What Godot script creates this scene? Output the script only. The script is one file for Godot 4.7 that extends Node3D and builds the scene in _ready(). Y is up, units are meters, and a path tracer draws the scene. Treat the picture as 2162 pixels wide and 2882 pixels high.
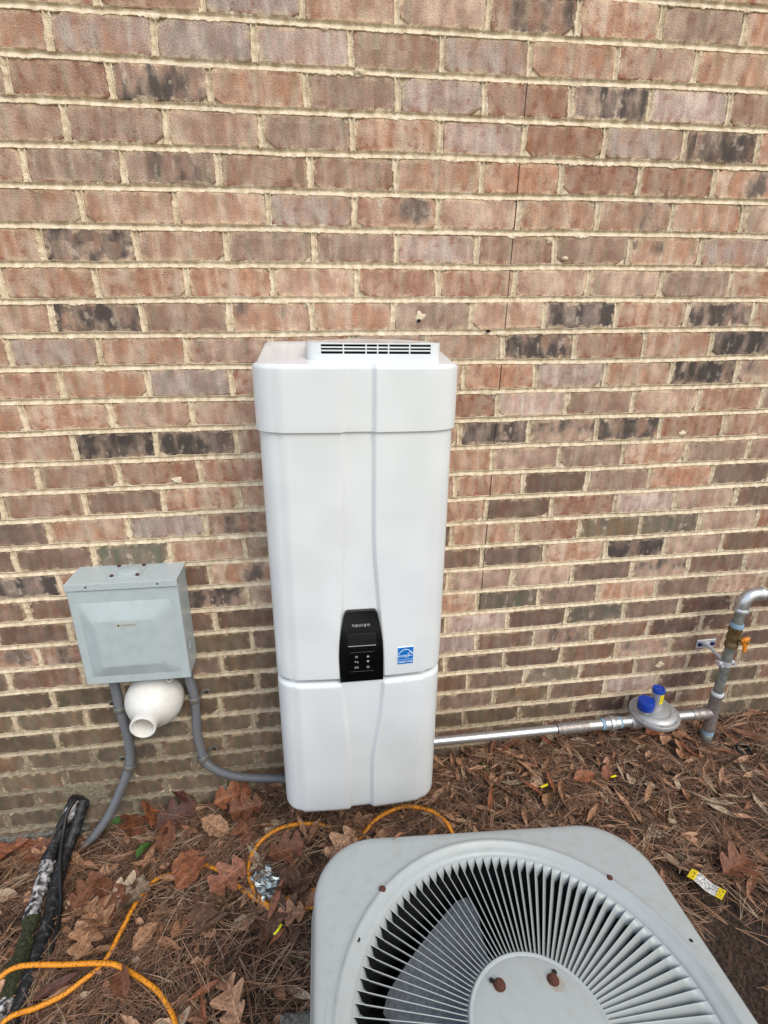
extends Node3D
# A brick house wall in open shade with a white outdoor water heater, a grey disconnect box, gas piping and the top of an air conditioner.
# World: x runs along the wall, y up, z out from the brick face (z = 0) towards the viewer; metres.

const COURSE := 0.0774      # brick plus bed joint
const PITCH := 0.2032       # brick plus head joint
const JOINT := 0.0122
const HEAD := 0.0112
const TOP_JOINT := 2.18     # height of the bed joint numbered 0

var rng := RandomNumberGenerator.new()
var wob := FastNoiseLite.new()
var M := {}
var taken := {}

# ------------------------------------------------------------------ geometry helpers
class Geo:
	var v := PackedVector3Array()
	var n := PackedVector3Array()
	var uv := PackedVector2Array()
	var col := PackedColorArray()
	var idx := PackedInt32Array()

	func tri(a: Vector3, b: Vector3, c: Vector3) -> void:
		var nn := (c - a).cross(b - a).normalized()
		var s := v.size()
		for p in [a, b, c]:
			v.append(p)
			n.append(nn)
			uv.append(Vector2(p.x, -p.y))
		idx.append_array(PackedInt32Array([s, s + 1, s + 2]))

	func quad(a: Vector3, b: Vector3, c: Vector3, d: Vector3) -> void:
		tri(a, b, c)
		tri(a, c, d)

	func face(pts: PackedVector3Array, towards: Vector3) -> void:      # a convex flat polygon facing «towards»
		var nn := (pts[2] - pts[0]).cross(pts[1] - pts[0])
		var p := pts.duplicate()
		if nn.dot(towards) < 0.0:
			p.reverse()
		for i in range(1, p.size() - 1):
			tri(p[0], p[i], p[i + 1])

	func flat(outline: PackedVector2Array, z: float, depth: float, x := Transform3D()) -> void:    # an outline in x, y raised to z, with sides going back by depth
		var t := Geometry2D.triangulate_polygon(outline)
		for i in range(0, t.size(), 3):
			var a := x * Vector3(outline[t[i]].x, outline[t[i]].y, z)
			var b := x * Vector3(outline[t[i + 1]].x, outline[t[i + 1]].y, z)
			var c := x * Vector3(outline[t[i + 2]].x, outline[t[i + 2]].y, z)
			if (c - a).cross(b - a).dot(x.basis.z) < 0.0:
				tri(a, c, b)
			else:
				tri(a, b, c)
		if depth > 0.0:
			var turn := 1.0 if Geometry2D.is_polygon_clockwise(outline) else -1.0
			for i in outline.size():
				var p := outline[i]
				var q := outline[(i + 1) % outline.size()]
				if turn < 0.0:
					var k := p
					p = q
					q = k
				quad(x * Vector3(p.x, p.y, z), x * Vector3(p.x, p.y, z - depth), x * Vector3(q.x, q.y, z - depth), x * Vector3(q.x, q.y, z))

	func grid(P: PackedVector3Array, rows: int, cols: int, ring := false, C := PackedColorArray(), U := PackedVector2Array()) -> void:   # a smooth sheet
		var s := v.size()
		var nn := PackedVector3Array()
		nn.resize(P.size())
		var across := cols if ring else cols - 1
		for r in rows - 1:
			for c in across:
				var a := r * cols + c
				var b := r * cols + (c + 1) % cols
				var d := a + cols
				var e := b + cols
				var f := (P[e] - P[a]).cross(P[b] - P[a])
				var g := (P[d] - P[a]).cross(P[e] - P[a])
				nn[a] += f + g
				nn[b] += f
				nn[e] += f + g
				nn[d] += g
				idx.append_array(PackedInt32Array([s + a, s + b, s + e, s + a, s + e, s + d]))
		for i in P.size():
			n.append(nn[i].normalized())
		v.append_array(P)
		if U.size():
			uv.append_array(U)
		else:
			for p in P:
				uv.append(Vector2(p.x, -p.y))
		if C.size():
			while col.size() < s:
				col.append(Color.WHITE)
			col.append_array(C)

	func box(lo: Vector3, hi: Vector3, b := 0.002, x := Transform3D()) -> void:    # a box with chamfered edges
		var mid := (lo + hi) / 2.0
		var h := (hi - lo) / 2.0
		b = minf(b, minf(h.x, minf(h.y, h.z)) * 0.49)
		var P := {}
		for sx in [-1, 1]:
			for sy in [-1, 1]:
				for sz in [-1, 1]:
					for a in 3:
						var q := Vector3(sx * (h.x - b), sy * (h.y - b), sz * (h.z - b))
						q[a] = [sx, sy, sz][a] * h[a]
						P[[sx, sy, sz, a]] = x * (mid + q)
		var o := x * mid
		for a in 3:
			var e := (a + 1) % 3
			var f := (a + 2) % 3
			for s in [-1, 1]:
				var k := []
				for w in [[-1, -1], [1, -1], [1, 1], [-1, 1]]:
					var g := [0, 0, 0, a]
					g[a] = s
					g[e] = w[0]
					g[f] = w[1]
					k.append(P[g])
				face(PackedVector3Array(k), k[0] + k[2] - 2.0 * o)
				for t in [-1, 1]:
					var l := []
					for w in [[-1, a], [1, a], [1, e], [-1, e]]:
						var g := [0, 0, 0, w[1]]
						g[a] = s
						g[e] = t
						g[f] = w[0]
						l.append(P[g])
					face(PackedVector3Array(l), l[0] + l[2] - 2.0 * o)
		for sx in [-1, 1]:
			for sy in [-1, 1]:
				for sz in [-1, 1]:
					var l := PackedVector3Array([P[[sx, sy, sz, 0]], P[[sx, sy, sz, 1]], P[[sx, sy, sz, 2]]])
					face(l, l[0] + l[1] + l[2] - 3.0 * o)

	func tube(path: PackedVector3Array, radii: PackedFloat32Array, sides := 14, caps := true, squash := 1.0) -> void:
		var P := PackedVector3Array()
		var m := path.size()
		var t := (path[1] - path[0]).normalized()
		var u := t.cross(Vector3(0.31, 0.9, 0.27)).normalized()
		for i in m:
			var w := (path[mini(i + 1, m - 1)] - path[maxi(i - 1, 0)]).normalized()
			u = (u - w * u.dot(w)).normalized()
			var q := w.cross(u)
			var r := radii[mini(i, radii.size() - 1)]
			for k in sides:
				var a := TAU * k / sides
				P.append(path[i] + (u * cos(a) + q * sin(a) * squash) * r)
		grid(P, m, sides, true)
		if caps:
			for e in [0, m - 1]:
				var ring := P.slice(e * sides, e * sides + sides)
				face(ring, path[e] - path[1 if e == 0 else m - 2])

	func lathe(profile: PackedVector2Array, x := Transform3D(), seg := 32) -> void:    # profile of (radius, height) turned round the y axis of x; corners past 40 degrees stay sharp
		var m := profile.size()
		var dir := []
		for i in m - 1:
			dir.append((profile[i + 1] - profile[i]).normalized())
		for i in m - 1:
			if profile[i].distance_to(profile[i + 1]) < 1e-6:
				continue
			var nn := []
			for e in 2:
				var k: int = i + e
				var d: Vector2 = dir[i]
				var other: int = i - 1 if e == 0 else i + 1
				if other >= 0 and other < m - 1 and d.dot(dir[other]) > 0.76:
					d = (d + dir[other]).normalized()
				nn.append(Vector2(d.y, -d.x))
			var s := v.size()
			for e in 2:
				for k in seg + 1:
					var a := TAU * k / seg
					var p := profile[i + e]
					v.append(x * Vector3(p.x * cos(a), p.y, p.x * sin(a)))
					n.append((x.basis * Vector3(nn[e].x * cos(a), nn[e].y, nn[e].x * sin(a))).normalized())
					uv.append(Vector2(float(k) / seg, p.y))
			for k in seg:
				var a := s + k
				var b := a + seg + 1
				var f := (v[b + 1] - v[a]).cross(v[a + 1] - v[a]) + (v[b] - v[a]).cross(v[b + 1] - v[a])
				if f.dot(n[a] + n[b]) >= 0.0:
					idx.append_array(PackedInt32Array([a, a + 1, b + 1, a, b + 1, b]))
				else:
					idx.append_array(PackedInt32Array([a, b + 1, a + 1, a, b, b + 1]))

	func done() -> ArrayMesh:
		var a := []
		a.resize(Mesh.ARRAY_MAX)
		a[Mesh.ARRAY_VERTEX] = v
		a[Mesh.ARRAY_NORMAL] = n
		a[Mesh.ARRAY_TEX_UV] = uv
		if col.size():
			while col.size() < v.size():
				col.append(Color.WHITE)
			a[Mesh.ARRAY_COLOR] = col
		a[Mesh.ARRAY_INDEX] = idx
		var m := ArrayMesh.new()
		m.add_surface_from_arrays(Mesh.PRIMITIVE_TRIANGLES, a)
		return m

func numbered(called: String) -> String:
	taken[called] = taken.get(called, -1) + 1
	return called if taken[called] == 0 else "%s_%03d" % [called, taken[called]]

func tag(o: Node3D, label: String, category: String, group := "", kind := "") -> Node3D:
	if label: o.set_meta("label", label)
	if category: o.set_meta("category", category)
	if group: o.set_meta("group", group)
	if kind: o.set_meta("kind", kind)
	return o

func thing(called: String, label: String, category: String, x := Transform3D(), group := "") -> Node3D:
	var o := Node3D.new()
	o.name = numbered(called)
	o.transform = x
	add_child(o)
	return tag(o, label, category, group)

func part(called: String, m, material: Material, parent: Node3D = null, x := Transform3D()) -> MeshInstance3D:
	var o := MeshInstance3D.new()
	o.mesh = m.done() if m is Geo else m
	o.material_override = material
	o.transform = x
	o.cast_shadow = GeometryInstance3D.SHADOW_CASTING_SETTING_ON
	if parent:
		o.name = called
		parent.add_child(o, true)
	else:
		o.name = numbered(called)
		add_child(o)
	return o

func at(x: float, y: float, z: float) -> Transform3D:
	return Transform3D(Basis(), Vector3(x, y, z))

func along(from: Vector3, to: Vector3) -> Transform3D:      # a frame whose y axis points from «from» to «to»
	var y := (to - from).normalized()
	var x := y.cross(Vector3(0.2, 0.3, 0.93)).normalized()
	return Transform3D(Basis(x, y, x.cross(y)), from)

func smooth_path(pts: Array, step := 0.01) -> PackedVector3Array:
	var out := PackedVector3Array()
	for i in pts.size() - 1:
		var p0: Vector3 = pts[maxi(i - 1, 0)]
		var p1: Vector3 = pts[i]
		var p2: Vector3 = pts[i + 1]
		var p3: Vector3 = pts[mini(i + 2, pts.size() - 1)]
		var k := maxi(1, int(p1.distance_to(p2) / step))
		for j in k:
			out.append(p1.cubic_interpolate(p2, p0, p3, float(j) / k))
	out.append(pts[-1])
	return out

func table(x: float, xs: Array, ys: Array) -> float:
	if x <= xs[0]: return ys[0]
	for i in range(1, xs.size()):
		if x <= xs[i]:
			return lerpf(ys[i - 1], ys[i], (x - xs[i - 1]) / (xs[i] - xs[i - 1]))
	return ys[-1]

func ground(x: float, z: float) -> float:
	var w := table(x, [-3.0, -0.28, 0.06, 0.38, 0.65, 1.23, 1.5, 6.0], [-0.09, -0.07, -0.03, 0.03, 0.085, 0.12, 0.165, 0.17])
	return lerpf(w, -0.02 + 0.02 * clampf(x - 1.2, 0.0, 1.0), smoothstep(0.0, 0.8, z))

# ------------------------------------------------------------------ materials
func paint(srgb: Color, rough := 0.6, metal := 0.0) -> StandardMaterial3D:
	var m := StandardMaterial3D.new()
	m.albedo_color = srgb
	m.roughness = rough
	m.metallic = metal
	return m

func noise_texture(freq: float, colors: Array, stops: Array, octaves := 4, kind := FastNoiseLite.TYPE_SIMPLEX_SMOOTH, size := 512, key := 3) -> NoiseTexture2D:
	var t := NoiseTexture2D.new()
	t.width = size
	t.height = size
	t.seamless = true
	var f := FastNoiseLite.new()
	f.seed = key
	f.noise_type = kind
	f.frequency = freq
	f.fractal_octaves = octaves
	t.noise = f
	if colors.size():
		var g := Gradient.new()
		g.offsets = PackedFloat32Array(stops)
		g.colors = PackedColorArray(colors)
		t.color_ramp = g
	return t

func world_noise(m: StandardMaterial3D, tex: Texture2D, per_metre: float, bump: Texture2D = null, bump_cm := 0.1) -> StandardMaterial3D:
	m.albedo_texture = tex
	m.uv1_triplanar = true
	m.uv1_scale = Vector3.ONE * per_metre
	if bump:
		m.heightmap_enabled = true
		m.heightmap_texture = bump
		m.heightmap_scale = bump_cm
	return m

func grey(v: float) -> Color:
	return Color(v, v, v)

# ------------------------------------------------------------------ bricks
const CELLS_X := 10
const CELLS_Y := 18
const CELL_W := 160
const CELL_H := 56
# kinds of brick and the rows of the sheet that hold them: pink, brown, dark, half dark, red, olive, damp, pale
const KIND_ROWS := {"n": [0, 5], "b": [5, 9], "D": [9, 11], "h": [11, 12], "r": [12, 13], "g": [13, 14], "w": [14, 15], "p": [15, 16], "s": [16, 18]}

func noise_bytes(freq: float, w: int, h: int, stretch: int, key: int, octaves := 4) -> PackedByteArray:
	var f := FastNoiseLite.new()
	f.seed = key
	f.frequency = freq
	f.fractal_octaves = octaves
	var im := f.get_image(w, h / stretch, false, false, true)
	if stretch > 1:
		im.resize(w, h, Image.INTERPOLATE_CUBIC)
	im.convert(Image.FORMAT_L8)
	return im.get_data()

func brick_sheet() -> Array:
	var w := CELLS_X * CELL_W
	var h := CELLS_Y * CELL_H
	var size := 512
	var mask := size - 1
	var streak := noise_bytes(0.035, size, size, 4, 11, 4)
	var blob := noise_bytes(0.012, size, size, 1, 12, 3)
	var mid := noise_bytes(0.035, size, size, 1, 13, 4)
	var fine := noise_bytes(0.16, size, size, 1, 14, 3)
	var tall := noise_bytes(0.02, size, size, 2, 15, 5)
	var rgb := PackedByteArray()
	rgb.resize(w * h * 3)
	var high := PackedByteArray()
	high.resize(w * h)
	var r := RandomNumberGenerator.new()
	r.seed = 77
	for cy in CELLS_Y:
		var kind := "n"
		for k in KIND_ROWS:
			if cy >= KIND_ROWS[k][0] and cy < KIND_ROWS[k][1]:
				kind = k
		for cx in CELLS_X:
			var ox := r.randi_range(0, 511)
			var oy := r.randi_range(0, 511)
			var warm := r.randf_range(-1.0, 1.0)
			var lum := r.randf_range(0.90, 1.10)
			# base tones are sRGB values
			var b0 := Vector3(153, 121, 104)
			var b1 := Vector3(177, 152, 135)
			var dark := 0.0
			var red := r.randf_range(0.0, 0.7)
			var lime := r.randf_range(0.1, 0.5)
			match kind:
				"n": red = r.randf_range(0.1, 0.9)
				"b":
					b0 = Vector3(113, 88, 75)
					b1 = Vector3(132, 110, 97)
					red *= 0.6
				"s":
					b0 = Vector3(98, 82, 67)
					b1 = Vector3(114, 99, 83)
					red *= 0.2
					lime *= 0.5
				"D":
					b0 = Vector3(126, 106, 96)
					dark = r.randf_range(0.95, 1.25)
					red *= 0.5
				"h": dark = r.randf_range(0.5, 0.75)
				"r":
					b0 = Vector3(148, 112, 94)
					b1 = Vector3(166, 137, 120)
					red = r.randf_range(0.8, 1.1)
				"g":
					b0 = Vector3(108, 96, 80)
					b1 = Vector3(126, 112, 98)
					red *= 0.4
					dark = 0.3
				"w":
					b0 = Vector3(96, 70, 60)
					b1 = Vector3(118, 92, 80)
					dark = 0.45
					red *= 0.3
				"p":
					b0 = Vector3(160, 134, 122)
					b1 = Vector3(176, 156, 146)
					lime = 0.8
			b0 += Vector3(6, 0, -4) * warm
			var side := r.randf()
			var side_at := r.randf_range(0.15, 0.8)
			for y in CELL_H:
				var fy := float(y) / CELL_H
				var oy2 := ((oy + y) & mask) * size
				var oy3 := ((oy + y * 2) & mask) * size
				var oy4 := ((oy + y * 5) & mask) * size
				for x in CELL_W:
					var fx := float(x) / CELL_W
					var xx := (ox + x) & mask
					var st := streak[oy2 + xx] / 255.0
					var bl := blob[oy2 + xx] / 255.0
					var md := mid[oy2 + xx] / 255.0
					var fn := fine[oy3 + ((ox + x * 2) & mask)] / 255.0
					var tl := tall[oy2 + xx] / 255.0
					var c := b0.lerp(b1, clampf(bl * 1.4 - 0.2 + (st - 0.5) * 0.9, 0.0, 1.0))
					# bands of warmer and of greener body colour
					var st2 := streak[((oy + 200 + y) & mask) * size + ((ox + 170 + x) & mask)] / 255.0
					c += Vector3(8, -1, -7) * clampf((st2 - 0.52) * 3.0, 0.0, 1.0) * (0.6 + 0.4 * warm) + Vector3(-8, 2, -2) * clampf((0.42 - st2) * 3.5, 0.0, 1.0)
					# pale grey-lilac wash in upright streaks
					var wash := clampf((st - 0.55) * 3.0, 0.0, 1.0) * lime
					c = c.lerp(b1 * 1.10 + Vector3(-2, 2, 2), wash * 0.8)
					# scraped red patches, most along the lower arris
					var rd := clampf(((1.0 - md) * 0.7 + (1.0 - st) * 0.3 + clampf((fy - 0.80) * 0.9, 0.0, 0.12) + clampf((0.10 - fy) * 1.2, 0.0, 0.1) - 0.72 + red * 0.13) * 5.0, 0.0, 1.0)
					if rd > 0.0 and red > 0.12:
						c = c.lerp(Vector3(143, 91, 73), rd * (0.22 + 0.5 * minf(red, 1.0)))
					# manganese black flashing
					if dark > 0.0:
						var dk := clampf((tl * 0.6 + bl * 0.35 + st * 0.35 - 0.755 + dark * 0.24) * 3.4, 0.0, 1.0)
						if dark < 0.8:
							dk *= clampf((fx - side_at) * 8.0, 0.0, 1.0) if side > 0.5 else clampf((0.75 - fy) * 3.0, 0.0, 1.0)
						c = c.lerp(Vector3(66, 59, 56), dk * minf(dark + 0.1, 0.92))
						var lm := clampf((st + md - 1.28) * 5.0, 0.0, 1.0) * 0.6
						c = c.lerp(Vector3(176, 162, 146), lm)
					# pits and grain
					# haze of mortar wiped over the arrises
					var rim := minf(minf(fx, 1.0 - fx) * 3.0, minf(fy, 1.0 - fy))
					if rim < 0.16:
						c = c.lerp(Vector3(196, 172, 142), clampf((md * 1.1 + fn * 0.5 - 0.52 - rim * 2.6) * 2.2, 0.0, 0.55))
					var g := 0.76 + 0.30 * fn + 0.22 * (fine[oy4 + ((ox + x * 5) & mask)] / 255.0) + 0.10 * (md - 0.5) + 0.08 * (st - 0.5)
					if fn < 0.2:
						g *= 0.80
					if tl + fn * 0.5 < 0.36:
						g *= 0.86
					g *= lum
					var o := ((cy * CELL_H + y) * w + cx * CELL_W + x)
					rgb[o * 3] = clampi(int(c.x * g), 0, 255)
					rgb[o * 3 + 1] = clampi(int(c.y * g), 0, 255)
					rgb[o * 3 + 2] = clampi(int(c.z * g), 0, 255)
					high[o] = clampi(int(255.0 * (0.42 * fn + 0.28 * md + 0.3 * st)), 0, 255)
	return [ImageTexture.create_from_image(Image.create_from_data(w, h, false, Image.FORMAT_RGB8, rgb)), ImageTexture.create_from_image(Image.create_from_data(w, h, false, Image.FORMAT_L8, high))]

func head_x(c: int, i: int) -> float:      # the centre of the head joint left of brick i in course c
	var drift := table(c, [0, 3, 6, 8, 12, 15, 18, 21, 22, 24, 30], [0.258, 0.257, 0.257, 0.237, 0.228, 0.2207, 0.213, 0.215, 0.195, 0.189, 0.17])
	var j := sin(c * 12.9898 + i * 78.233) * 43758.5453
	j = (j - floor(j) - 0.5) * 0.005
	return drift + (PITCH / 2.0 if posmod(c, 2) == 0 else 0.0) + i * PITCH + j

func bed_y(c: int, x: float) -> float:     # the centre line of the bed joint above course c
	return TOP_JOINT - c * COURSE + wob.get_noise_2d(x * 90.0, c * 37.0) * 0.0034 + wob.get_noise_2d(x * 400.0, c * 37.0 + 99.0) * 0.0012

func brick_mesh(geo: Geo, mid: Vector3, w: float, h: float, cell: Vector2i) -> void:
	var hx := w / 2.0
	var hy := h / 2.0
	var cut := []
	for k in 4:
		cut.append(rng.randf_range(0.003, 0.008) if rng.randf() < 0.72 else rng.randf_range(0.009, 0.019))
	var base := [Vector2(-hx, -hy + cut[0]), Vector2(-hx, hy - cut[1]), Vector2(-hx + cut[1] * 1.3, hy), Vector2(0, hy), Vector2(hx - cut[2] * 1.3, hy), Vector2(hx, hy - cut[2]), Vector2(hx, -hy + cut[3]), Vector2(hx - cut[3] * 1.3, -hy), Vector2(0, -hy), Vector2(-hx + cut[0] * 1.3, -hy)]
	var s := geo.v.size()
	var k := base.size()
	var lean := Vector2(rng.randf_range(-0.006, 0.006), rng.randf_range(-0.012, 0.012))
	for ring in 3:
		for i in k:
			var p: Vector2 = base[i]
			if ring == 0:
				p += Vector2(rng.randf_range(-0.0018, 0.0018), rng.randf_range(-0.0018, 0.0018))
				base[i] = p
				p *= Vector2(1.0 - 0.0025 / hx, 1.0 - 0.0025 / hy)
			var z: float = [0.0, -0.0035, -0.024][ring] + (lean.dot(p) if ring < 2 else 0.0)
			geo.v.append(mid + Vector3(p.x, p.y, z))
			var out := Vector3(p.x / hx, p.y / hy, 0.0)
			out = Vector3(out.x if absf(out.x) > 0.9 else 0.0, out.y if absf(out.y) > 0.85 else 0.0, 0.0).normalized()
			geo.n.append([Vector3(0, 0, 1), (out + Vector3(0, 0, 0.7)).normalized(), out][ring])
			var f := Vector2(clampf((p.x + hx) / w, 0.01, 0.99), clampf((hy - p.y) / h, 0.02, 0.98))
			geo.uv.append((Vector2(cell) + f) / Vector2(CELLS_X, CELLS_Y))
	for i in range(1, k - 1):
		geo.idx.append_array(PackedInt32Array([s, s + i, s + i + 1]))
	for ring in 2:
		for i in k:
			var a := s + ring * k + i
			var b := s + ring * k + (i + 1) % k
			geo.idx.append_array(PackedInt32Array([a, a + k, b + k, a, b + k, b]))

# the bricks that show largest, each its own part: course: [first, last, first hidden, last hidden]
const SINGLE := {-1: [0, 8], 0: [-1, 7], 1: [0, 8], 2: [-1, 8], 3: [-1, 8], 4: [-1, 8], 5: [-1, 8], 6: [-1, 8], 7: [-1, 9], 8: [-2, 8], 9: [-1, 9, 3, 3], 10: [-2, 9, 2, 3],
	11: [-1, 9, 3, 3], 12: [-2, 9, 2, 3], 13: [-1, 9, 3, 3], 14: [-2, 9, 2, 3], 15: [-2, 10, 3, 3], 16: [-2, 9, 2, 3], 17: [-2, 10, 3, 3], 18: [-2, 9, 2, 3], 19: [-2, 10, 3, 3], 20: [-3, 10, 2, 3],
	21: [-2, 10, 3, 3], 22: [-3, 10, 2, 3], 23: [-2, 11, 3, 3], 24: [-3, 10, 2, 3], 25: [-2, 11, 3, 4], 26: [-3, 5, 2, 3], 27: [-3, 1], 28: [-3, -2]}
# the bricks whose tone stands out: tone: "course,brick ..."
const TONES := {
	"D": "1,1 1,6 2,7 5,0 7,0 8,5 11,5 11,7 11,0 11,1 16,-2 17,1 7,6 7,8 8,8 9,8 16,7",
	"h": "-1,5 3,1 4,6 16,1 14,1 3,0 3,8 19,-2 19,-1 5,7 4,3 7,2 9,9 11,6 17,8 20,6 21,8 18,-1",
	"g": "15,8 15,7 19,7 15,0 18,5 22,6",
	"w": "19,9 20,8 24,7 21,10 23,9 24,8 20,9 19,10 22,9 25,7",
	"r": "1,0 9,5 3,5 3,6 3,7 6,4 6,3 14,4 13,4 13,5 14,6 8,6 1,5 12,0 15,6 10,4",
	"p": "0,0 0,1 1,4 0,4 1,7 5,4 4,2 2,4 10,5 9,6 2,6",
}

func build_wall() -> void:
	var sheet := brick_sheet()
	var bm := StandardMaterial3D.new()
	bm.albedo_texture = sheet[0]
	bm.roughness = 0.92
	bm.heightmap_enabled = true
	bm.heightmap_texture = sheet[1]
	bm.heightmap_scale = 0.30
	var tone := {}
	for t in TONES:
		for k in TONES[t].split(" "):
			tone[k] = t
	var wall := thing("brick_wall", "tall pinkish brown brick wall with cream mortar behind everything", "wall", at(1.0, -0.3, 0.0))
	var home := at(-1.0, 0.3, 0.0)
	M.wall = wall
	var rest := Geo.new()
	var brick_z := {}
	var used := {}
	for c in range(-13, 33):
		for i in range(-17, 23):
			var x0 := head_x(c, i)
			var x1 := head_x(c, i + 1)
			var mx := (x0 + x1) / 2.0
			var y0 := bed_y(c, mx)
			var y1 := bed_y(c + 1, mx)
			var my := (y0 + y1) / 2.0
			var t: String = tone.get("%d,%d" % [c, i], "")
			if t == "":
				var low := clampf((c - 11) / 9.0, 0.0, 1.0)
				var q := rng.randf()
				t = "b" if q < low * 0.95 else ("p" if q > 0.93 else ("r" if q > 0.88 else "n"))
				if c >= 19 and mx < 0.95 and rng.randf() < (c - 18) / 4.0 + 0.2: t = "s"
				if c >= 23 and rng.randf() < 0.5: t = "s"
				if (i < -4 or i > 10 or c < -1) and rng.randf() < 0.12:
					t = "D"
			var rows: Array = KIND_ROWS[t]
			var cell := Vector2i(rng.randi_range(0, CELLS_X - 1), rng.randi_range(rows[0], rows[1] - 1))
			for tries in 4:
				if not used.has(cell): break
				cell = Vector2i(rng.randi_range(0, CELLS_X - 1), rng.randi_range(rows[0], rows[1] - 1))
			if c > -3 and i > -4 and i < 12: used[cell] = true
			var z := rng.randf_range(-0.0012, 0.0012)
			brick_z[Vector2i(c, i)] = z
			var w := x1 - x0 - HEAD
			var h := y0 - y1 - JOINT
			var own := false
			if SINGLE.has(c):
				var s: Array = SINGLE[c]
				own = i >= s[0] and i <= s[1] and not (s.size() == 4 and i >= s[2] and i <= s[3])
			if own:
				var g := Geo.new()
				brick_mesh(g, Vector3.ZERO, w, h, cell)
				part("brick", g, bm, wall, home * at(mx, my, z))
			else:
				brick_mesh(rest, Vector3(mx, my, z), w, h, cell)
	var o := part("brickwork", rest, bm, wall, home)
	o.set_meta("kind", "stuff")

	# mortar: every bed and head joint a weathered strip whose crust runs raggedly over the arrises
	var mm := paint(Color.WHITE, 0.95)
	mm.vertex_color_use_as_albedo = true
	world_noise(mm, noise_texture(0.02, [Color(0.755, 0.68, 0.57), Color(0.855, 0.785, 0.68), Color(0.915, 0.86, 0.77)], [0.25, 0.5, 0.8], 5), 4.0, noise_texture(0.09, [], [], 4, FastNoiseLite.TYPE_SIMPLEX, 512, 9), 0.16)
	M.mortar = mm
	var mg := Geo.new()
	for c in range(-12, 33):
		var near := c >= -2 and c <= 30
		var P := PackedVector3Array()
		var C := PackedColorArray()
		var x := -0.75 if near else -3.2
		var rows := 0
		while x < (2.95 if near else 5.0):
			var y := bed_y(c, x)
			P.append_array(joint_row(x, y, c, true))
			C.append_array(joint_colors(x, y))
			rows += 1
			x += 0.0036 if near else 0.25
		mg.grid(P, rows, 10, false, C)
		if near:
			for side in [[-3.2, -0.75], [2.95, 5.0]]:
				P = PackedVector3Array()
				C = PackedColorArray()
				for k in 9:
					x = lerpf(side[0], side[1], k / 8.0)
					P.append_array(joint_row(x, bed_y(c, x), c, true))
					C.append_array(joint_colors(x, bed_y(c, x)))
				mg.grid(P, 9, 10, false, C)
		for i in range(-16, 23):
			var hx := head_x(c, i)
			var y0 := bed_y(c, hx) - JOINT * 0.35
			var y1 := bed_y(c + 1, hx) + JOINT * 0.35
			var close := near and hx > -0.7 and hx < 2.9
			var steps := 19 if close else 3
			P = PackedVector3Array()
			C = PackedColorArray()
			var lean := rng.randf_range(-0.0025, 0.0025)
			for k in steps:
				var y := lerpf(y0, y1, k / (steps - 1.0))
				P.append_array(joint_row(hx + lean * (k / (steps - 1.0) - 0.5) * 2.0, y, c * 50 + i, false))
				C.append_array(joint_colors(hx, y))
			mg.grid(P, steps, 10, false, C)
	# lumps of mortar left on the brick faces
	for b in [[1.128, 1.600, 0.013], [1.505, 1.735, 0.008], [1.46, 1.775, 0.009], [1.61, 0.545, 0.012], [2.02, 0.435, 0.016], [0.47, 1.19, 0.012], [1.93, 1.27, 0.012], [0.985, 2.10, 0.012]]:
		mortar_lump(mg, Vector3(b[0], b[1], 0.0005), b[2], b[2] * 0.75)
	part("mortar", mg, mm, wall, home)
	var back := Geo.new()
	back.box(Vector3(-3.2, -0.5, -0.24), Vector3(5.0, 3.18, -0.0050), 0.004)
	part("mortar_bed", back, mm, wall, home)
	# grey concrete footing that shows at the left
	var fg := Geo.new()
	fg.box(Vector3(-3.2, -0.6, -0.1), Vector3(0.02, -0.014, 0.009), 0.003)
	var fm := world_noise(paint(Color(0.5, 0.49, 0.46), 0.95), noise_texture(0.03, [grey(0.6), grey(0.85), grey(1.0)], [0.2, 0.5, 0.8]), 3.0, noise_texture(0.1, [], [], 3), 0.2)
	part("footing", fg, fm, wall, home)
	# rough grey mortar round the pipe hole near the ground
	var pg := Geo.new()
	mortar_lump(pg, Vector3(0.05, 0.125, 0.001), 0.060, 0.042, 0.006)
	mortar_lump(pg, Vector3(-0.018, 0.146, 0.001), 0.032, 0.026, 0.005)
	part("mortar_patch", pg, world_noise(paint(Color(0.54, 0.50, 0.42), 0.95), noise_texture(0.03, [grey(0.75), grey(0.9), grey(1.0)], [0.25, 0.5, 0.8]), 5.0, noise_texture(0.06, [], [], 4), 0.12), wall, home)
	# drilled holes
	var hg := Geo.new()
	for b in [[1.311, 1.561, 0.0062, 0.0042], [1.126, 1.588, 0.0052, 0.0042], [0.005, 0.118, 0.026, 0.028]]:
		var ring := PackedVector3Array()
		for k in 12:
			ring.append(Vector3(b[0] + cos(TAU * k / 12) * b[2] * (1.0 + 0.2 * sin(k * 2.3)), b[1] + sin(TAU * k / 12) * b[3], 0.0045 if b[2] < 0.02 else 0.0125))
		hg.face(ring, Vector3(0, 0, 1))
	part("drill_hole", hg, paint(Color(0.1, 0.08, 0.07), 1.0), wall, home)
	# a thin dark plumb line drawn down the bricks
	var lg := Geo.new()
	for c in range(1, 19):
		var y := TOP_JOINT - c * COURSE - 0.005
		var lx := lerpf(1.3705, 1.341, (2.12 - y) / 1.32)
		var i := 0
		while head_x(c, i + 1) < lx: i += 1
		if minf(absf(head_x(c, i) - lx), absf(head_x(c, i + 1) - lx)) < 0.007:
			continue
		var z: float = brick_z[Vector2i(c, i)] + 0.0016
		var a := Vector3(lx, y - 0.002, z)
		var b := Vector3(lx - 0.0016, y - COURSE + 0.010, z)
		var s := Vector3(rng.randf_range(0.0007, 0.0011), 0, 0)
		lg.quad(a - s, a + s, b + s, b - s)
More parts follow.
